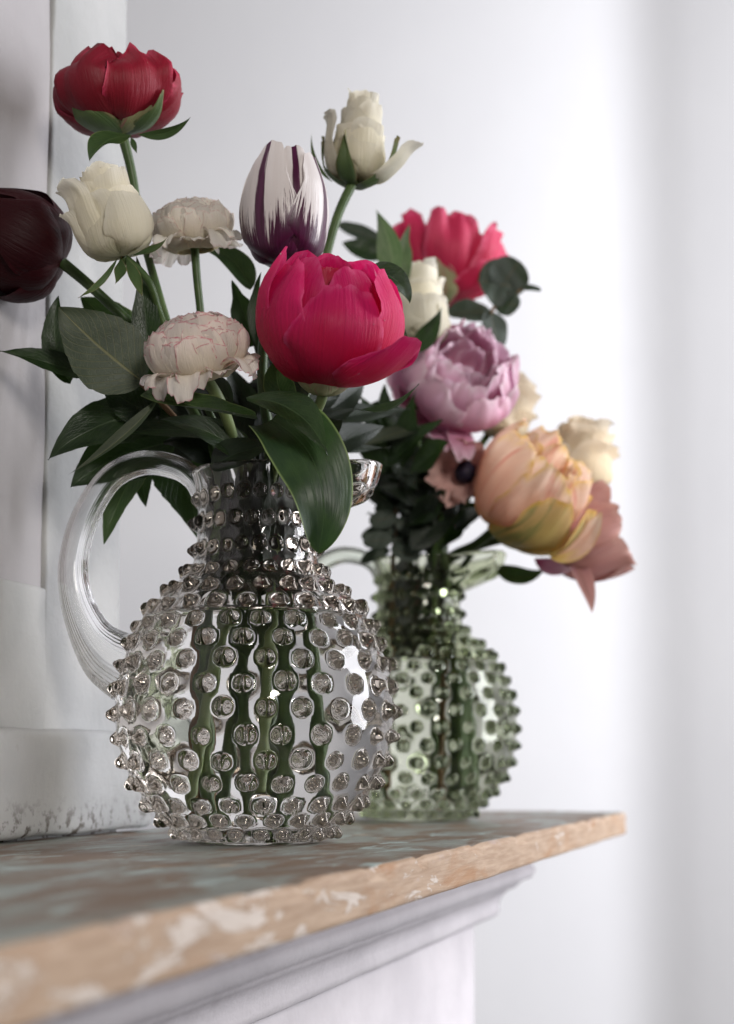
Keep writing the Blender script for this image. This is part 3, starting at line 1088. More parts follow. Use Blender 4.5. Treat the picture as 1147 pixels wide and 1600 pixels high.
        for i in range(nv):
            v = i / (nv - 1)
            p = A * (1 - v) ** 2 + Cc * 2 * v * (1 - v) + B * v * v
            T = ((Cc - A) * (1 - v) + (B - Cc) * v).normalized()
            nh = (nh0 - T * nh0.dot(T)).normalized()
            if twist: nh = Matrix.Rotation(twist * (v - 0.3), 3, T) @ nh
            side = T.cross(nh)
            w = hw * k * max(fw(v), 0.012)
            for j in range(nu):
                t = -1 + 2 * j / (nu - 1)
                ww = w
                if serr and abs(t) > 0.95: ww = w * (1 + serr * (((v * 26) % 1.0) - 0.5))
                up = fold * abs(t) * ww + wave * hw * k * math.sin(7 * v + ph[0] + (1.5 if t > 0 else 0)) * t * t + curl * hw * k * t * t * v + 0.02 * hw * k * math.sin(16 * v + ph[1] + 3 * t)
                q = p + side * (t * ww * (1 - 0.15 * fold * abs(t))) + nh * up
                vs.append(tuple(q - s.loc)); uv.append((t * 0.5 + 0.5, v))
        o = mk(name, vs, grid_faces(nu, nv), mat, s.root, uv)
        if label: o['label'] = label
        return o


def into_jug(J, f, ang, rtop=60, rbot=100, ztop=566, low=40, cross=False):
    """way of a stem from the mouth of pitcher J to its bottom"""
    a = R(ang)
    top = J + Vector((math.cos(a) * rtop * PX, math.sin(a) * rtop * PX, ztop * PX))
    neck = J + Vector((math.cos(a) * rtop * 1.05 * PX, math.sin(a) * rtop * 1.05 * PX, 450 * PX))
    rq = random.Random(int(ang * 31) + 7)
    b = a + rq.uniform(-0.7, 0.7)
    rbot = rbot * rq.uniform(0.55, 1.12)
    low = low + rq.uniform(-4, 60)
    bot = J + Vector((math.cos(b) * rbot * PX, math.sin(b) * rbot * PX, low * PX))
    return [top, neck, (neck * 0.45 + bot * 0.55), bot]


FG = 'cut flowers in the front pitcher'
BG = 'cut flowers in the green pitcher behind'

# ---- magenta peony (front, centre)
f = Flower('peony', 'large magenta peony with one petal folded open, front centre of the bouquet', 'flower', 505, 606, 0.745, (0.10, -0.22, 1), FG)
core = [(4, 10), (40, 40), (62, 95), (58, 150), (40, 185)]
for i in range(9):
    g = 0.62 + 0.05 * (i % 3)
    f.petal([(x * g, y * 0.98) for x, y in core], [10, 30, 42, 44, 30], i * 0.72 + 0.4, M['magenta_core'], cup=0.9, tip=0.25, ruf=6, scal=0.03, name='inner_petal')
mid = [(5, 4), (58, 22), (95, 75), (94, 135), (56, 188)]
for i, (dphi, sc, hk) in enumerate(((0.0, 0.96, 0.98), (1.25, 0.93, 1.05), (2.5, 0.94, 1.12), (3.75, 0.93, 1.10), (5.0, 0.95, 1.04))):
    f.petal([(x * sc, y * hk) for x, y in mid], [14, 46, 66, 64, 42], dphi + 0.6, M['magenta'], cup=0.98, tip=0.24, ruf=3.0, scal=0.012)
out = [(6, 0), (66, 12), (110, 62), (115, 125), (78, 186)]
for i, (dphi, sc, hk, wk) in enumerate(((0.15, 0.99, 0.80, 1.0), (-0.95, 0.96, 0.98, 0.95), (1.45, 1.0, 0.98, 1.05), (2.55, 1.0, 1.12, 1.1), (3.7, 0.99, 1.16, 1.05), (4.7, 0.97, 1.12, 0.9))):
    f.petal([(x * sc, y * hk) for x, y in out], [14 * wk, 54 * wk, 80 * wk, 82 * wk, 66 * wk], dphi, M['magenta'], cup=1.0, tip=0.19, tp=2.8, ruf=3.5, tipc=3, scal=0.018, slant=0.13, flat=0.8)
f.petal([(8, 2), (60, 4), (108, 20), (146, 50), (172, 84)], [14, 44, 62, 66, 40], -0.42 + math.pi / 2 - 0.25, M['magenta'], cup=0.75, tip=0.30, ruf=3, edge=0.0, tipc=8, label='magenta petal folded open to the right')
f.petal([(8, 0), (50, 6), (86, 34), (98, 68), (92, 100)], [14, 40, 50, 46, 30], 0.35, M['magenta'], cup=0.9, tip=0.3, ruf=4, tipc=5)
f.petal([(8, 0), (46, 6), (80, 30), (94, 60), (92, 84)], [14, 36, 44, 40, 26], -0.6, M['magenta'], cup=0.9, tip=0.3, ruf=4, tipc=4)
for ph, L in ((0.1, 1.0), (1.5, .8), (-1.4, .8), (2.9, 1), (4.3, .9)):
    f.petal([(3, -14), (22, -10), (38, 2), (48, 18)], [8, 24, 24, 10], ph, M['pale_sepal'], cup=1.0, tip=0.2, ruf=1, name='sepal')
f.stem([f.loc + Vector((0, 0, -0.003)), at(490, 650, 0.755)] + into_jug(J1, f, -60), [9, 8, 7, 7, 8, 8], M['stem_pale'])
f.leaf((385, 622), (512, 712), 34, M['leaf'], 0.735, 0.715, sag=(14, -22), nrm=(-0.25, -0.75, 0.7), fold=0.3, wave=0.15, shape='lance')
f.leaf((460, 640), (440, 560), 26, M['leaf_mid'], 0.775, 0.765, sag=(-16, 0), fold=0.3)
f.leaf((560, 640), (655, 600), 18, M['leaf'], 0.80, 0.80, sag=(0, 18), nrm=(0, -0.5, 0.8), shape='lance')
# water drops on the petals
dv = []; df = []
rg = random.Random(3)
for ob in [c for c in f.root.children if c.name.startswith('petal')]:
    me = ob.data
    for _ in range(2):
        vi = rg.randrange(30, len(me.vertices) - 15)
        vtx = me.vertices[vi]
        nn = vtx.normal if vtx.normal.y < 0 else -vtx.normal
        if nn.y > -0.2: continue
        c0 = vtx.co + nn * 0.0003
        rr = rg.uniform(0.0003, 0.0008)
        b0 = len(dv)
        for i in range(5):
            for j in range(8):
                a, b = math.pi * i / 4, 2 * math.pi * j / 8
                dv.append(tuple(c0 + Vector((math.sin(a) * math.cos(b), math.sin(a) * math.sin(b), math.cos(a))) * rr))
        df += [(b0 + i * 8 + j, b0 + i * 8 + (j + 1) % 8, b0 + (i + 1) * 8 + (j + 1) % 8, b0 + (i + 1) * 8 + j) for i in range(4) for j in range(8)]
tag(mk('water_drops', dv, df, M['water_top'], f.root), kind='stuff')

# ---- crimson peony (top left)
f = Flower('peony', 'dark crimson peony with green sepals, highest bloom at top left', 'flower', 190, 206, 0.82, (-0.08, -0.12, 1), FG)
for i in range(7):
    g = 0.6 + 0.06 * (i % 3)
    f.petal([(4 * g, 8), (48 * g, 26), (76 * g, 60), (74 * g, 92), (60 * g, 108)], [10, 28, 40, 42, 30], i * 0.9, M['crimson'], cup=0.9, tip=0.15, ruf=8, scal=0.05, flat=1.4, name='inner_petal')
for i, (ph, sc, hk) in enumerate(((0.5, 1.0, 1.0), (-0.65, 1.02, 1.02), (1.7, 1.02, 0.95), (2.8, .95, 1.05), (3.9, .95, 1.08), (-1.7, 1.0, 0.98), (5.4, 0.86, 1.1))):
    f.petal([(6 * sc, 0), (58 * sc, 6 * hk), (93 * sc, 34 * hk), (94 * sc, 76 * hk), (44 * sc, 110 * hk)], [12, 44, 60, 58, 50], ph, M['crimson'], cup=0.95, tip=0.13, tp=3, ruf=9, scal=0.05, tipc=3, freq=0.9, flat=1.4, slant=0.15)
f.petal([(6, 0), (60, 4), (92, 28), (98, 58), (94, 84)], [10, 34, 42, 38, 22], -1.75, M['crimson'], cup=0.9, tip=0.28, ruf=6, scal=0.03)
f.petal([(6, 0), (60, 6), (90, 34), (98, 60)], [10, 26, 28, 16], 1.75, M['crimson'], cup=0.9, tip=0.28, ruf=6, scal=0.03)
f.petal([(4, -8), (40, -6), (74, 10), (86, 42)], [10, 34, 36, 18], -0.75, M['sepal'], cup=0.95, tip=0.25, ruf=2, name='sepal')
f.petal([(4, -6), (44, -4), (76, 22), (92, 52), (84, 76)], [10, 22, 26, 22, 12], 0.72, M['pale_sepal'], cup=0.7, tip=0.3, ruf=4, tipc=6, name='sepal')
f.petal([(4, -6), (44, -6), (80, 12), (96, 40)], [8, 18, 20, 10], 0.95, M['sepal'], cup=0.6, tip=0.3, ruf=2, name='sepal')
f.petal([(4, -4), (44, 4), (80, 34), (88, 60)], [8, 14, 16, 8], 0.15, M['pale_sepal'], cup=0.8, tip=0.3, ruf=2, name='sepal')
f.leaf((215, 210), (298, 183), 9, M['leaf_mid'], 0.80, 0.79, sag=(6, 10), nrm=(0, -0.6, -0.6), shape='lance')
f.leaf((205, 212), (140, 252), 26, M['leaf_mid'], 0.80, 0.785, sag=(-8, -10), nrm=(-0.2, -0.8, 0.5), fold=0.2, shape='ovate', wave=0.2)
f.leaf((205, 215), (214, 240), 5, M['leaf_mid'], 0.80, 0.80, shape='lance')
f.stem([f.loc, at(206, 270, 0.825), at(226, 380, 0.83), at(285, 580, 0.82)] + into_jug(J1, f, 160), [9, 7.5, 7, 7, 7, 7, 8, 8], M['stem'])

# ---- dark maroon tulip (left edge)
f = Flower('tulip', 'near-black maroon tulip leaning out of the left side', 'flower', 97, 410, 0.80, (-0.92, -0.10, 0.36), FG, roll=0.2)
f.s *= 0.93
tul = [(6, 0), (62, 6), (94, 50), (96, 105), (72, 168)]
for i, ph in enumerate((0.0, 2.1, 4.2)):
    f.petal([(x * .90, y * .98) for x, y in tul], [12, 58, 74, 66, 26], ph + 1.0, M['maroon'], cup=0.98, tip=0.28, tp=2, ruf=1.5, blunt=.6)
for i, ph in enumerate((0.0, 2.05, 4.15)):
    f.petal(tul if i else [(x, y * 0.98) for x, y in tul], [12, 58, 76, 68, 26], ph - 0.15, M['maroon'], cup=0.98, tip=0.30, tp=1.9, ruf=2, tipc=3, blunt=.6)
f.stem([f.loc, at(150, 455, 0.805), at(225, 530, 0.815), at(300, 640, 0.81)] + into_jug(J1, f, 200), [10, 9, 9, 9, 9, 9, 9, 9], M['stem'])


def rose(f, H, Wd, mat, nl=3, open_=1.0, seed=0):
    """spiral bud: tight centre, then broad petals whose rims roll back"""
    rg = random.Random(seed)
    for i in range(4):
        g = 0.20 + 0.045 * i
        f.petal([(3, 8), (Wd * (g + .08), H * .3), (Wd * (g + .06), H * .62), (Wd * g * .8, H * (.97 - .015 * i))], [8, Wd * .40, Wd * .46, Wd * .42], i * 2.2, mat, cup=0.95, tip=0.10, ruf=1.2, tipc=1.5, scal=.012, name='inner_petal')
    ph0 = rg.uniform(0, 6)
    for li, (cnt, wk, hk, op) in enumerate([(4, 0.80, 0.97, 0.35), (4, 0.95, 0.80, 0.7), (4, 1.02, 0.60, 1.0)]):
        for i in range(cnt):
            ph = ph0 + i * 2 * math.pi / cnt + li * 0.6 + rg.uniform(-.15, .15)
            w = Wd * wk * rg.uniform(.95, 1.04); h = H * hk * rg.uniform(.88, 1.08)
            f.petal([(5, 0), (w * .42, H * .09 * hk), (w * .50, h * .45), (w * (.52 - .16 * hk), h * .78), (w * (.54 - .22 * hk + .06 * open_ * op), h)], [8, Wd * .40, Wd * .54, Wd * .52, Wd * .44], ph, mat, cup=1.0, tip=0.24, tp=2.2, ruf=2.2, tipc=5 * op * open_, edge=0.05 * op, scal=.02, slant=0.20)


# ---- white rose, left
f = Flower('rose', 'creamy white rose directly below the crimson peony', 'flower', 192, 402, 0.775, (-0.27, -0.15, 1), FG)
rose(f, 152, 110, M['cream_rose'], seed=4, open_=0.7)
f.petal([(5, 2), (48, 14), (60, 60), (58, 106), (72, 128)], [8, 36, 44, 40, 26], -1.0, M['cream_rose'], cup=0.9, tip=0.2, ruf=6, tipc=8, scal=.04)
f.petal([(5, 0), (52, 8), (66, 48), (56, 88)], [8, 40, 52, 34], 0.6, M['cream_rose'], cup=0.95, tip=0.25, ruf=2, scal=.02)
f.petal([(5, 2), (48, 10), (62, 40), (64, 70), (70, 88)], [8, 30, 36, 30, 16], -1.5, M['cream_rose'], cup=0.9, tip=0.25, ruf=5, tipc=8, scal=.03)
for (bx, by), (tx, ty), w in (((188, 402), (180, 442), 10), ((196, 400), (222, 462), 10), ((184, 404), (122, 466), 6), ((205, 398), (262, 370), 6)):
    f.leaf((bx, by), (tx, ty), w, M['sepal'], 0.772, 0.765, sag=(4, 6), shape='lance', name='sepal', wave=0.3)
f.leaf((228, 600), (213, 400), 25, M['leaf'], 0.80, 0.79, sag=(8, 0), fold=0.2, shape='blade')
f.stem([f.loc, at(232, 440, 0.785), at(258, 510, 0.80), at(330, 650, 0.80)] + into_jug(J1, f, 120), [8, 6.5, 6, 6, 6, 6, 7, 7], M['stem'])


def ranunculus(f, Rd, H, mat, seed, layers=9):
    """dome of many thin petals overlapping like scales, above a ruffled skirt"""
    rg = random.Random(seed)
    layers = int(layers * 1.7)
    for li in range(layers):
        q = li / (layers - 1)
        g = 0.84 + 0.16 * q
        end = R(84 - 74 * q ** 1.15)
        cnt = 4 + int(6 * q)
        rim = max(math.cos(end), 0.25)
        for i in range(cnt):
            ph = li * 1.13 + i * 2 * math.pi / cnt + rg.uniform(-.2, .2)
            k = g * rg.uniform(.975, 1.025)
            e = end + rg.uniform(-.14, .14)
            prof = []
            for a_ in np.linspace(R(-62), e, 6):
                prof.append((Rd * k * math.cos(a_), H * 0.40 + H * 0.58 * k * math.sin(a_)))
            w = Rd * (2.4 / cnt + 0.16)
            f.petal(prof, [w * .5, w * .75, w * .95, w, w * .9, w * .8 * rim + w * .1], ph, mat, cup=0.99, tip=0.13, tp=2.2, ruf=1.3, scal=.018, nu=11, nv=13, tipc=1.2, blunt=0.0)
    for i in range(13):
        ph = i * 2 * math.pi / 13 + rg.uniform(-.25, .25)
        k = rg.uniform(.86, 1.22)
        f.petal([(4, 2), (Rd * .55, 0), (Rd * .92 * k, H * rg.uniform(.0, .16)), (Rd * 1.08 * k, H * rg.uniform(-.34, .02))], [6, Rd * .26, Rd * .36, Rd * .34], ph, mat, cup=1.4, tip=0.2, ruf=4.0, scal=.04, tipc=rg.uniform(-5, 4), nu=13, nv=13)


f = Flower('ranunculus', 'smaller white ranunculus seen from the side beside the white rose', 'flower', 304, 384, 0.815, (-0.12, -0.20, 1), FG)
ranunculus(f, 65, 80, M['ranunculus_white'], 8)
f.stem([f.loc, at(311, 465, 0.815), at(330, 600, 0.82)] + into_jug(J1, f, 100, 30), [7, 6.5, 6.5, 6.5, 7, 7, 7], M['stem'])
f.leaf((392, 452), (312, 384), 24, M['leaf_mid'], 0.86, 0.87, sag=(8, -14), nrm=(0.2, -0.9, 0.4), shape='ovate')
f = Flower('ranunculus', 'larger blush ranunculus with pink petal rims below the small one', 'flower', 316, 584, 0.755, (-0.20, -0.34, 1), FG)
ranunculus(f, 82, 104, M['ranunculus'], 21, 10)
f.petal([(4, 0), (40, -2), (80, 10), (96, 4)], [8, 24, 34, 22], 1.15, M['ranunculus'], cup=2, tip=.25, ruf=4, scal=.03)
f.stem([f.loc, at(345, 630, 0.765), at(370, 712, 0.790)] + into_jug(J1, f, -110, 30)[1:], [10, 9.5, 9, 8, 8, 8], M['stem_pale'])
f.leaf((228, 612), (402, 655), 24, M['leaf_mid'], 0.755, 0.725, sag=(0, 4), nrm=(0.0, -0.85, 0.6), fold=0.35, curl=0.5, shape='blade', wave=0.2)

# ---- striped tulip
f = Flower('tulip', 'tall white tulip with purple flames above the magenta peony', 'flower', 442, 414, 0.795, (0.02, -0.02, 1), FG)
tul = [(6, 0), (54, 11), (70, 62), (67, 122), (46, 182)]
for i, ph in enumerate((-0.50, 1.35, 3.6)):
    f.petal([(x * .86, y * .99) for x, y in tul], [12, 50, 66, 60, 40], ph + 0.9, M['flame'], cup=0.98, tip=0.24, tp=2.0, ruf=1.0, nu=21, nv=25, blunt=0.5)
for i, (ph, hk) in enumerate(((-0.52, 1.0), (1.20, 0.95), (3.3, 1.0))):
    f.petal([(x * (1 if i != 1 else 1.02), y * hk) for x, y in tul], [12, 54, 72, 66, 44], ph, M['flame'], cup=0.99, tip=0.25, tp=2.0, ruf=1.2, tipc=1, nu=21, nv=25, blunt=0.5)
f.stem([f.loc, at(420, 470, 0.815), at(410, 600, 0.82)] + into_jug(J1, f, 40, 40), [10, 9, 9, 9, 9, 9, 9], M['stem'])
f.leaf((400, 540), (362, 438), 24, M['leaf'], 0.85, 0.85, sag=(0, 0), shape='blade')
f.leaf((425, 560), (408, 425), 16, M['leaf'], 0.83, 0.82, sag=(-16, 0), shape='blade')

# ---- white rose, top right
f = Flower('rose', 'pale greenish white rose on a long stem right of the striped tulip', 'flower', 553, 283, 0.875, (0.12, -0.05, 1), FG)
rose(f, 142, 88, M['cream_rose'], seed=9, open_=0.55)
f.petal([(5, 0), (44, 4), (72, 34), (84, 58), (98, 74)], [8, 26, 30, 26, 12], 1.45, M['cream_rose'], cup=0.9, tip=0.3, ruf=3, tipc=6, scal=.02)
f.petal([(5, 0), (40, 6), (54, 44), (52, 88), (58, 100)], [8, 28, 34, 28, 14], -1.3, M['cream_rose'], cup=0.9, tip=0.3, ruf=3, tipc=6, scal=.02)
for ph, L in ((-0.4, 1.0), (1.3, 1.2), (2.4, .9), (-1.7, 1.1), (3.8, 1)):
    f.petal([(3, -8), (24, -6), (46 * L, 16 * L), (52 * L, 62 * L)], [7, 15, 16, 2], ph, M['sepal'], cup=1.0, tip=0.1, ruf=2, tipc=3, name='sepal')
f.leaf((520, 285), (487, 208), 4, M['sepal'], 0.87, 0.865, sag=(-10, 6), shape='lance', name='sepal')
f.stem([f.loc, at(525, 345, 0.87), at(500, 450, 0.865), at(480, 600, 0.85)] + into_jug(J1, f, 30, 50), [8, 7.5, 7, 7, 7, 7, 7, 7], M['stem'])
f.leaf((575, 424), (640, 474), 25, M['leaf'], 0.80, 0.80, sag=(10, -12), nrm=(0.2, -0.8, 0.5), shape='ovate')
f.leaf((640, 560), (600, 470), 12, M['leaf'], 0.83, 0.83, sag=(0, 0), shape='lance')

# ---- foliage of the front bouquet
f = Flower('leafy_branch', 'leafy branch with one broad grey green leaf fanned out left', 'branch', 232, 600, 0.80, (0, 0, 1), 'foliage in the front pitcher')
f.leaf((226, 598), (92, 480), 62, M['leaf_grey'], 0.775, 0.765, sag=(-2, 4), nrm=(-0.15, -1, 0.1), fold=0.05, serr=0.05, wave=0.08, label='broad grey green leaf showing its underside')
f.leaf((150, 590), (0, 548), 27, M['leaf'], 0.80, 0.785, sag=(0, -2), nrm=(-0.1, -0.8, 0.6), serr=0.06)
f.leaf((110, 600), (92, 462), 24, M['leaf'], 0.80, 0.80, sag=(-14, 0), serr=0.05)
f.leaf((222, 590), (126, 466), 46, M['leaf_mid'], 0.835, 0.84, sag=(10, -8), serr=0.05)
f.leaf((250, 640), (160, 590), 38, M['leaf'], 0.80, 0.79, sag=(0, 16), serr=0.05)
f.stem([at(215, 595, 0.785), at(262, 640, 0.80)] + into_jug(J1, f, 185), [4, 5, 6, 6, 7, 7], M['twig'])

f = Flower('leafy_branch', 'drooping dark green leaves arching behind the front glass handle', 'branch', 268, 668, 0.81, (0, 0, 1), 'foliage in the front pitcher')
f.leaf((275, 655), (75, 719), 50, M['leaf'], 0.80, 0.785, sag=(-6, -26), nrm=(-0.1, -0.9, 0.4), serr=0.05, fold=0.1)
f.leaf((250, 620), (106, 742), 11, M['leaf_grey'], 0.755, 0.75, sag=(10, 4), shape='lance', fold=0.7)
f.leaf((275, 690), (110, 762), 50, M['leaf'], 0.825, 0.81, sag=(-6, -12), serr=0.05, fold=0.1)
f.leaf((236, 705), (162, 850), 30, M['leaf_mid'], 0.845, 0.84, sag=(-6, -8), nrm=(-0.3, -0.9, 0.2), serr=0.05)
f.leaf((240, 700), (309, 842), 46, M['leaf'], 0.865, 0.875, sag=(14, -16), serr=0.05)
f.leaf((230, 700), (228, 792), 18, M['leaf'], 0.86, 0.86, sag=(-6, 0), serr=0.05)
f.leaf((390, 690), (180, 680), 34, M['leaf'], 0.80, 0.78, sag=(0, -14), nrm=(0, -0.7, 0.7), fold=0.2)
f.leaf((400, 720), (250, 655), 30, M['leaf'], 0.785, 0.765, sag=(0, -12), nrm=(0, -0.8, 0.5), fold=0.2)
f.stem([f.loc] + into_jug(J1, f, 170), [5, 6, 6, 7, 7], M['twig'])

f = Flower('leafy_branch', 'dense dark leaves filling the mouth of the front pitcher', 'branch', 420, 650, 0.82, (0, 0, 1), 'foliage in the front pitcher')
rg = random.Random(11)
for (b, t, w, y0, y1) in (((400, 720), (300, 610), 36, .83, .85), ((420, 720), (480, 590), 36, .84, .86), ((430, 720), (560, 640), 34, .84, .87), ((390, 720), (350, 560), 30, .85, .87), ((410, 720), (420, 560), 36, .86, .88),
                          ((440, 710), (610, 700), 26, .86, .93), ((380, 700), (260, 560), 34, .85, .86), ((450, 700), (390, 500), 30, .84, .85), ((350, 720), (255, 690), 30, .80, .80), ((440, 730), (535, 655), 30, .80, .79),
                          ((450, 740), (520, 700), 28, .82, .80), ((330, 730), (440, 690), 26, .78, .765), ((420, 640), (500, 560), 34, .80, .81), ((360, 640), (300, 590), 30, .80, .80)):
    f.leaf(b, t, w, M['leaf_shaded'] if rg.random() < .6 else M['leaf'], y0, y1, sag=(rg.uniform(-14, 14), rg.uniform(-16, 6)), nrm=(rg.uniform(-.4, .4), -0.8, rg.uniform(.1, .7)), wave=0.2)
for i in range(46):
    a = 2 * math.pi * i * 0.381966
    r0 = 30 + 40 * (i % 5) / 4
    x = 399 + r0 * math.cos(a); y_ = 0.806 + r0 * PX * math.sin(a)
    f.leaf((x + rg.uniform(-6, 6), 1320 - rg.uniform(385, 430)), (x + rg.uniform(-6, 6), rg.uniform(690, 735)), rg.uniform(20, 27), M['leaf_shaded'], y_, y_, sag=(rg.uniform(-3, 3), 0), nrm=(math.cos(a) + rg.uniform(-.4, .4), math.sin(a) + rg.uniform(-.4, .4), 0), fold=0.12, shape='blade')
for i in range(20):
    a = 2 * math.pi * i / 20 + rg.uniform(-.1, .1)
    r1 = rg.uniform(92, 122); h1 = rg.uniform(378, 412) if r1 < 108 else rg.uniform(374, 386)
    f.leaf((399 + 34 * math.cos(a), 1320 - 470), (399 + r1 * math.cos(a), 1320 - h1), rg.uniform(20, 28), M['leaf_shaded'], 0.806 + 34 * PX * math.sin(a), 0.806 + r1 * PX * math.sin(a), sag=(0, 4), nrm=(math.cos(a) * .5, math.sin(a) * .5, 0.8), fold=0.1, shape='blade')
for (b, t, w, y0, y1) in (((430, 700), (530, 620), 34, .86, .90), ((450, 720), (600, 665), 34, .87, .93), ((440, 690), (570, 600), 32, .88, .95), ((400, 690), (320, 640), 36, .87, .88), ((380, 680), (240, 620), 40, .87, .87),
                          ((370, 700), (200, 610), 40, .88, .87), ((400, 660), (370, 600), 34, .87, .87), ((340, 700), (200, 720), 34, .85, .84), ((420, 700), (470, 660), 36, .88, .88), ((450, 690), (640, 640), 30, .90, .97)):
    f.leaf(b, t, w, M['leaf_shaded'], y0, y1, sag=(rg.uniform(-10, 10), rg.uniform(-14, 4)), nrm=(rg.uniform(-.3, .3), -0.9, rg.uniform(0, .5)), wave=0.15)
f.stem([f.loc] + into_jug(J1, f, 80, 30), [6, 6, 6, 7, 7], M['stem'])

f = Flower('tulip_leaf', 'broad smooth green leaf hanging over the rim of the front pitcher', 'leaf', 430, 690, 0.745, (0, 0, 1), 'foliage in the front pitcher')
f.leaf((425, 655), (497, 862), 58, M['tulip_leaf'], 0.752, 0.735, sag=(36, -20), sagY=-0.014, nrm=(0.10, -1, 0.25), fold=0.10, wave=0.26, shape='tulip', name='blade')

# ---- pink-red peony, back
f = Flower('peony', 'pink red peony seen from behind its sepals, back bouquet top', 'flower', 694, 470, 1.16, (0.03, 0.25, 1), BG)
for i in range(7):
    g = 0.55 + 0.08 * (i % 3)
    f.petal([(4, 6), (50 * g, 30), (90 * g, 80), (88 * g, 122)], [10, 34, 48, 34], i * 0.9, M['pinkred'], cup=0.9, tip=0.25, ruf=7, scal=0.04, name='inner_petal')
for i, (ph, sc, hk) in enumerate(((0.2, .9, .9), (1.3, 1.0, .84), (2.3, .9, 1.0), (3.3, .9, 1.05), (4.3, .9, 1.0), (-1.05, 0.95, .98))):
    f.petal([(6, 0), (52 * sc, 10), (84 * sc, 52 * hk), (90 * sc, 92 * hk), (92 * sc, 122 * hk)], [12, 40, 56, 54, 30], ph, M['pinkred'], cup=1.0, tip=0.15, tp=3, ruf=9, scal=0.05, tipc=4, slant=0.15, flat=1.4)
f.petal([(6, 0), (50, 0), (80, 12), (92, 34)], [10, 30, 36, 20], 0.9, M['pinkred'], cup=1.0, tip=0.3, ruf=5, scal=0.03)
for ph in (-0.2, -1.0):
    f.petal([(4, -8), (36, -4), (62, 24), (72, 66)], [10, 28, 30, 14], ph, M['pale_sepal'] if ph > -.5 else M['sepal'], cup=1.0, tip=0.25, ruf=2, name='sepal')
f.leaf((612, 450), (588, 328), 24, M['leaf_light'], 1.02, 1.02, sag=(10, 0), nrm=(-0.5, -0.9, 0.1), shape='lance', label='pale upright pointed leaf')
f.leaf((625, 450), (640, 350), 18, M['leaf_light'], 1.04, 1.04, sag=(-4, 0), shape='blade', label='pale upright leaf')
f.stem([f.loc, at(690, 560, 1.16), at(670, 720, 1.15)] + into_jug(J2, f, 60), [7, 7, 7, 7, 7, 7, 7], M['stem'])

# ---- white rose, back
f = Flower('rose', 'white rose tucked between the magenta and lilac peonies', 'flower', 648, 540, 1.06, (0.05, -0.10, 1), BG)
rose(f, 132, 104, M['cream_rose'], seed=15, open_=0.6)
f.leaf((640, 548), (690, 480), 18, M['leaf'], 1.03, 1.02, sag=(4, 10), shape='lance', name='sepal')
f.leaf((620, 545), (606, 480), 14, M['leaf'], 1.03, 1.02, sag=(-6, 0), shape='lance', name='sepal')
f.stem([f.loc, at(650, 620, 1.08), at(650, 730, 1.12)] + into_jug(J2, f, 110), [7, 7, 7, 7, 7, 7, 7], M['stem'])

# ---- lilac pink peony
f = Flower('peony', 'ruffled lilac pink peony with drooping lower petals', 'flower', 698, 632, 1.10, (0.28, -0.85, 0.42), BG)
f.s *= 1.10
for i in range(8):
    g = 0.30 + 0.08 * (i % 4)
    f.petal([(3, 10), (50 * g, 30), (86 * g, 66), (78 * g, 104)], [8, 22, 30, 22], i * 0.8, M['lilac'], cup=0.85, tip=0.2, ruf=4, scal=0.03, name='inner_petal')
for li, (sc, hk, cnt) in enumerate(((0.62, 1.04, 4), (0.80, .98, 5), (0.97, .88, 6))):
    for i in range(cnt):
        ph = li * 0.5 + i * 2 * math.pi / cnt
        f.petal([(6, 0), (50 * sc, 10), (84 * sc, 48 * hk), (84 * sc, 84 * hk), (66 * sc, 108 * hk)], [12, 38, 50, 50, 44], ph, M['lilac'], cup=0.95, tip=0.2, ruf=7.0, scal=0.045, tipc=3, slant=0.18)
for ph, L in ((0.05, 1.05), (-0.45, 0.95), (-1.05, 1.0)):
    f.petal([(6, 0), (58, 4), (90 * L, 20), (106 * L, 44)], [12, 34, 44, 36], ph, M['lilac'], cup=1.0, tip=0.22, ruf=5, scal=0.04)
f.petal([(30, 20), (76, 26), (106, 34), (126, 34)], [8, 17, 20, 16], 0.62, M['lilac'], cup=0.8, tip=0.3, ruf=4, scal=0.03)
f.stem([f.loc, at(680, 700, 1.14), at(665, 780, 1.15)] + into_jug(J2, f, -20), [7, 7, 7, 7, 7, 7, 7], M['stem'])

# ---- cream bloom behind the lilac peony
f = Flower('ranunculus', 'cream bloom half hidden behind the lilac peony', 'flower', 762, 680, 1.17, (0.5, -0.2, 0.8), BG)
rose(f, 110, 104, M['cream'], seed=31, open_=0.9)
f.stem([f.loc, at(700, 780, 1.16)] + into_jug(J2, f, 10), [6, 6, 6, 6, 6, 6], M['stem'])

# ---- blush anemone
f = Flower('anemone', 'blush anemone with a black centre under the lilac peony', 'flower', 730, 738, 1.085, (-0.42, -0.86, -0.18), BG)
for i in range(7):
    ph = i * 2 * math.pi / 7
    k = 1.0 + 0.12 * math.sin(2.2 * i)
    f.petal([(3, 0), (26, 2), (42 * k, 20), (45 * k, 40)], [7, 24, 30, 22], ph, M['blush'], cup=1.0, tip=0.2, ruf=4, scal=0.025, tipc=4)
vs = []; fs = []
nu, nv = 20, 10
for i in range(nv):
    for j in range(nu):
        a = math.pi * 0.5 * i / (nv - 1); b = 2 * math.pi * j / nu
        rr = 17 * (1 + 0.14 * math.sin(9 * b + 3 * i) * math.sin(a))
        vs.append((rr * math.sin(a) * math.cos(b), rr * math.sin(a) * math.sin(b), 6 + rr * 1.1 * math.cos(a)))
for i in range(nv - 1):
    for j in range(nu): fs.append((i * nu + j, (i + 1) * nu + j, (i + 1) * nu + (j + 1) % nu, i * nu + (j + 1) % nu))
f.part('anther_disc', vs, fs, M['anther'], None)
f.stem([f.loc + Vector((0.002, 0.004, 0)), at(730, 780, 1.12), at(690, 830, 1.14)] + into_jug(J2, f, -10)[1:], [6, 6, 6, 6, 6, 6], M['stem'])

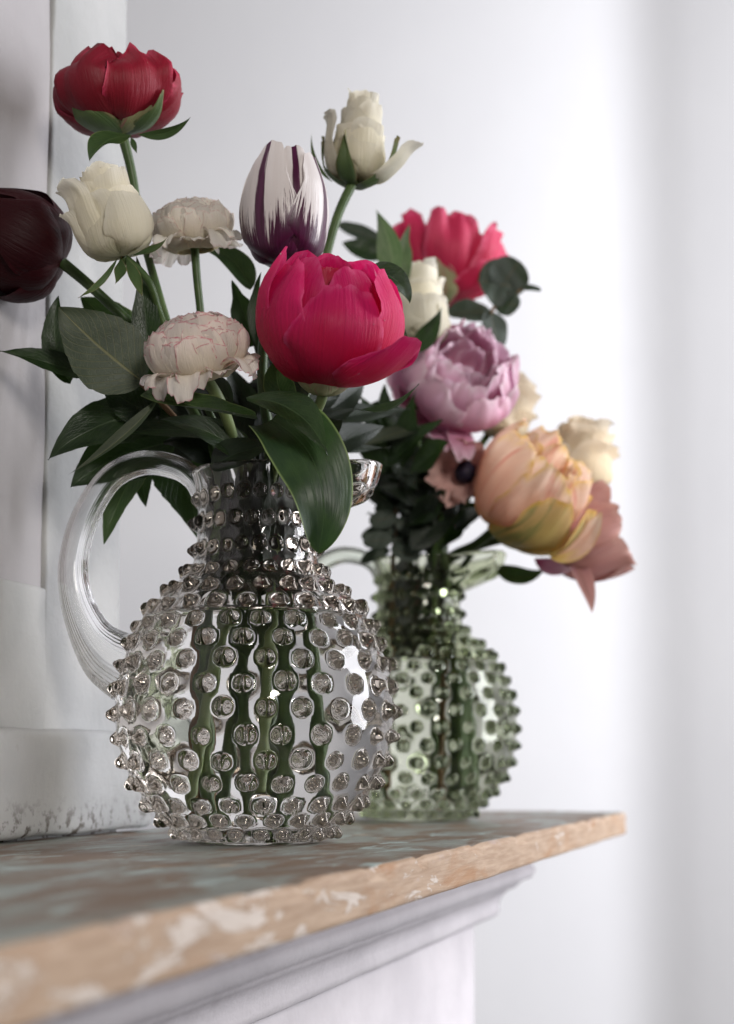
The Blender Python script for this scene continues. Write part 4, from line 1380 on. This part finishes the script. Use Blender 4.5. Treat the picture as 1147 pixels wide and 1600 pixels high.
# ---- peach parrot tulip
f = Flower('parrot_tulip', 'large peach and yellow parrot tulip with green streaked outer petal', 'flower', 778, 822, 1.09, (0.52, -0.50, 0.62), BG)
for i in range(6):
    g = .7
    f.petal([(4, 4), (56 * g, 30), (84 * g, 90), (70 * g, 150)], [12, 40, 50, 26], i * 1.05, M['peach'], cup=0.95, tip=0.3, ruf=7, scal=.035, name='inner_petal')
for i in range(6):
    f.petal([(6, 0), (58, 14), (84, 66), (82, 116), (62, 152)], [12, 48, 60, 54, 40], i * 1.05 + .4, M['peach'], cup=0.98, tip=0.24, tp=2.2, ruf=9, scal=.045, tipc=4)
f.petal([(6, -4), (60, 2), (98, 44), (102, 92), (92, 124)], [12, 48, 60, 50, 30], 0.65, M['peach_green'], cup=1.0, tip=0.32, ruf=4, scal=.02, label='outer petal streaked yellow and green')
f.petal([(6, -4), (62, 0), (104, 38), (112, 86), (100, 124)], [12, 44, 54, 46, 30], 1.45, M['peach_green'], cup=1.0, tip=0.32, ruf=4, scal=.02, label='outer petal streaked yellow and green')
f.stem([f.loc, at(745, 850, 1.12)] + into_jug(J2, f, 0)[0:], [8, 8, 8, 8, 8, 8], M['stem'])

# ---- cream rose, far right
f = Flower('rose', 'cream rose at the far right above the dusky pink tulip', 'flower', 895, 765, 1.17, (0.25, 0.0, 1), BG)
rose(f, 116, 108, M['cream'], seed=41, open_=1.3)
f.stem([f.loc, at(840, 800, 1.17), at(750, 850, 1.16)] + into_jug(J2, f, 15)[1:], [6, 6, 6, 6, 6, 6], M['stem'])

# ---- dusky pink tulip
f = Flower('tulip', 'dusky pink tulip with a petal falling loose at far right', 'flower', 856, 858, 1.13, (0.88, -0.12, 0.28), BG)
for i in range(6):
    f.petal([(6, 0), (48, 10), (68, 48), (66, 86), (58, 116)], [10, 40, 54, 50, 40], i * 1.05, M['dusky'], cup=0.98, tip=0.2, ruf=10, scal=.045, tipc=5, slant=0.18)
for i in range(4):
    f.petal([(6, 0), (40, 14), (52, 60), (40, 100)], [10, 30, 36, 20], i * 1.6 + .4, M['dusky'], cup=0.95, tip=0.3, ruf=5, scal=.03, name='inner_petal')
f.leaf((888, 862), (925, 958), 15, M['dusky'], 1.11, 1.10, sag=(8, 0), shape='ovate', name='petal', fold=0.4, label='loose petal hanging straight down')
f.leaf((858, 868), (940, 800), 22, M['peach'], 1.07, 1.05, sag=(8, 10), shape='ovate', name='petal', fold=-0.3, label='pale peach petal curling up in front')
f.leaf((835, 872), (895, 888), 15, M['lilac'], 1.11, 1.10, sag=(0, 8), shape='lance', name='petal', label='mauve petal underneath')
f.leaf((776, 884), (850, 890), 16, M['leaf_mid'], 1.13, 1.12, sag=(0, 14), shape='ovate')
f.stem([f.loc, at(800, 840, 1.14)] + into_jug(J2, f, -5)[0:], [7, 7, 7, 7, 7, 7], M['stem'])

# ---- eucalyptus
f = Flower('eucalyptus_sprig', 'eucalyptus sprig with round blue green leaves at upper right', 'sprig', 768, 486, 1.13, (0, 0, 1), 'foliage in the green pitcher')
for b, t, w, n in (((810, 452), (748, 440), 40, (0.2, -1, 0.1)), ((778, 462), (812, 408), 34, (0.1, -1, -0.2)), ((772, 478), (812, 478), 22, (0, -1, 0.1)), ((812, 450), (845, 455), 8, (0, -1, 0.6)),
                   ((768, 488), (700, 492), 26, (0, -0.8, 0.5)), ((766, 486), (778, 546), 24, (0.5, -1, 0.2))):
    f.leaf(b, t, w, M['eucalyptus'], 1.13, 1.125, sag=(0, -3), nrm=n, fold=0.1, shape='round', wave=0.1)
f.stem([at(818, 450, 1.13), at(792, 468, 1.13), at(768, 488, 1.13), at(760, 560, 1.16), at(690, 760, 1.16)] + into_jug(J2, f, 45), [2, 2.5, 3, 3.5, 4, 4, 4, 4, 4], M['twig'])

f = Flower('eucalyptus_sprig', 'small leaved eucalyptus sprig above the handle of the green pitcher', 'sprig', 610, 780, 1.14, (0, 0, 1), 'foliage in the green pitcher')
rg = random.Random(77)
pts = [(640, 640), (632, 700), (622, 760), (618, 820), (610, 860)]
for i in range(26):
    q = i / 25
    x = float(np.interp(q * 4, range(5), [p[0] for p in pts])); y = float(np.interp(q * 4, range(5), [p[1] for p in pts]))
    sd_ = -1 if i % 2 else 1
    f.leaf((x, y), (x + sd_ * rg.uniform(26, 58), y + rg.uniform(-22, 22)), rg.uniform(10, 17), M['eucalyptus'], 1.13 + rg.uniform(-.03, .03), None, sag=(0, rg.uniform(-5, 5)), nrm=(rg.uniform(-.5, .5), -1, rg.uniform(-.4, .5)), fold=0.1, shape='round')
f.stem([at(640, 630, 1.14), at(632, 700, 1.14), at(622, 760, 1.14)] + into_jug(J2, f, 200), [2.5, 3, 3.5, 4, 4, 4, 4], M['twig'])
f.leaf((600, 380), (528, 350), 14, M['eucalyptus'], 1.15, 1.15, shape='round')
f.leaf((600, 400), (535, 380), 22, M['leaf'], 1.12, 1.12, shape='ovate')

f = Flower('leafy_branch', 'dense dark leaves filling the mouth of the green pitcher', 'branch', 660, 780, 1.13, (0, 0, 1), 'foliage in the green pitcher')
rg = random.Random(101)
for i in range(34):
    bx = rg.uniform(625, 710); by = rg.uniform(760, 870)
    a = rg.uniform(-2.9, -0.3)
    L = rg.uniform(70, 130)
    tx, ty = bx + math.cos(a) * L * 0.8, by + math.sin(a) * L
    tx = min(max(tx, 575), 752); ty = max(ty, 612)
    f.leaf((bx, by), (tx, ty), rg.uniform(16, 28), M['leaf_shaded'] if rg.random() < .6 else M['leaf'], 1.14 + rg.uniform(-.05, .04), 1.14 + rg.uniform(-.07, .05), sag=(rg.uniform(-10, 10), rg.uniform(-10, 5)), nrm=(rg.uniform(-.5, .5), -0.8, rg.uniform(0, .8)), wave=0.2)
f.leaf((545, 706), (690, 664), 18, M['leaf_grey'], 1.02, 1.06, sag=(4, -8), nrm=(0, -0.7, 0.7), shape='lance')
for b, t, w in (((610, 720), (560, 615), 20), ((620, 720), (600, 600), 22), ((630, 730), (650, 610), 22), ((600, 730), (690, 655), 20), ((600, 740), (545, 660), 18), ((640, 740), (700, 690), 22), ((560, 650), (640, 640), 16), ((620, 690), (575, 640), 18)):
    f.leaf(b, t, w, M['leaf'], 1.06, 1.03, sag=(rg.uniform(-8, 8), rg.uniform(-8, 4)), nrm=(rg.uniform(-.5, .5), -0.8, rg.uniform(0, .6)), shape='lance', wave=0.2)
for i in range(34):
    x = rg.uniform(608, 704)
    f.leaf((x + rg.uniform(-8, 8), rg.uniform(990, 1030)), (x, rg.uniform(855, 885)), rg.uniform(14, 19), M['leaf_shaded'], 1.15 + rg.uniform(-.022, .022), 1.15 + rg.uniform(-.022, .022), sag=(rg.uniform(-4, 4), 0), nrm=(rg.uniform(-.6, .6), -0.8, 0), fold=0.15, shape='blade')
f.stem([f.loc] + into_jug(J2, f, 130), [4, 5, 5, 5, 5], M['stem'])
f.stem([at(690, 800, 1.1)] + into_jug(J2, f, 300), [4, 5, 5, 5, 5], M['stem'])
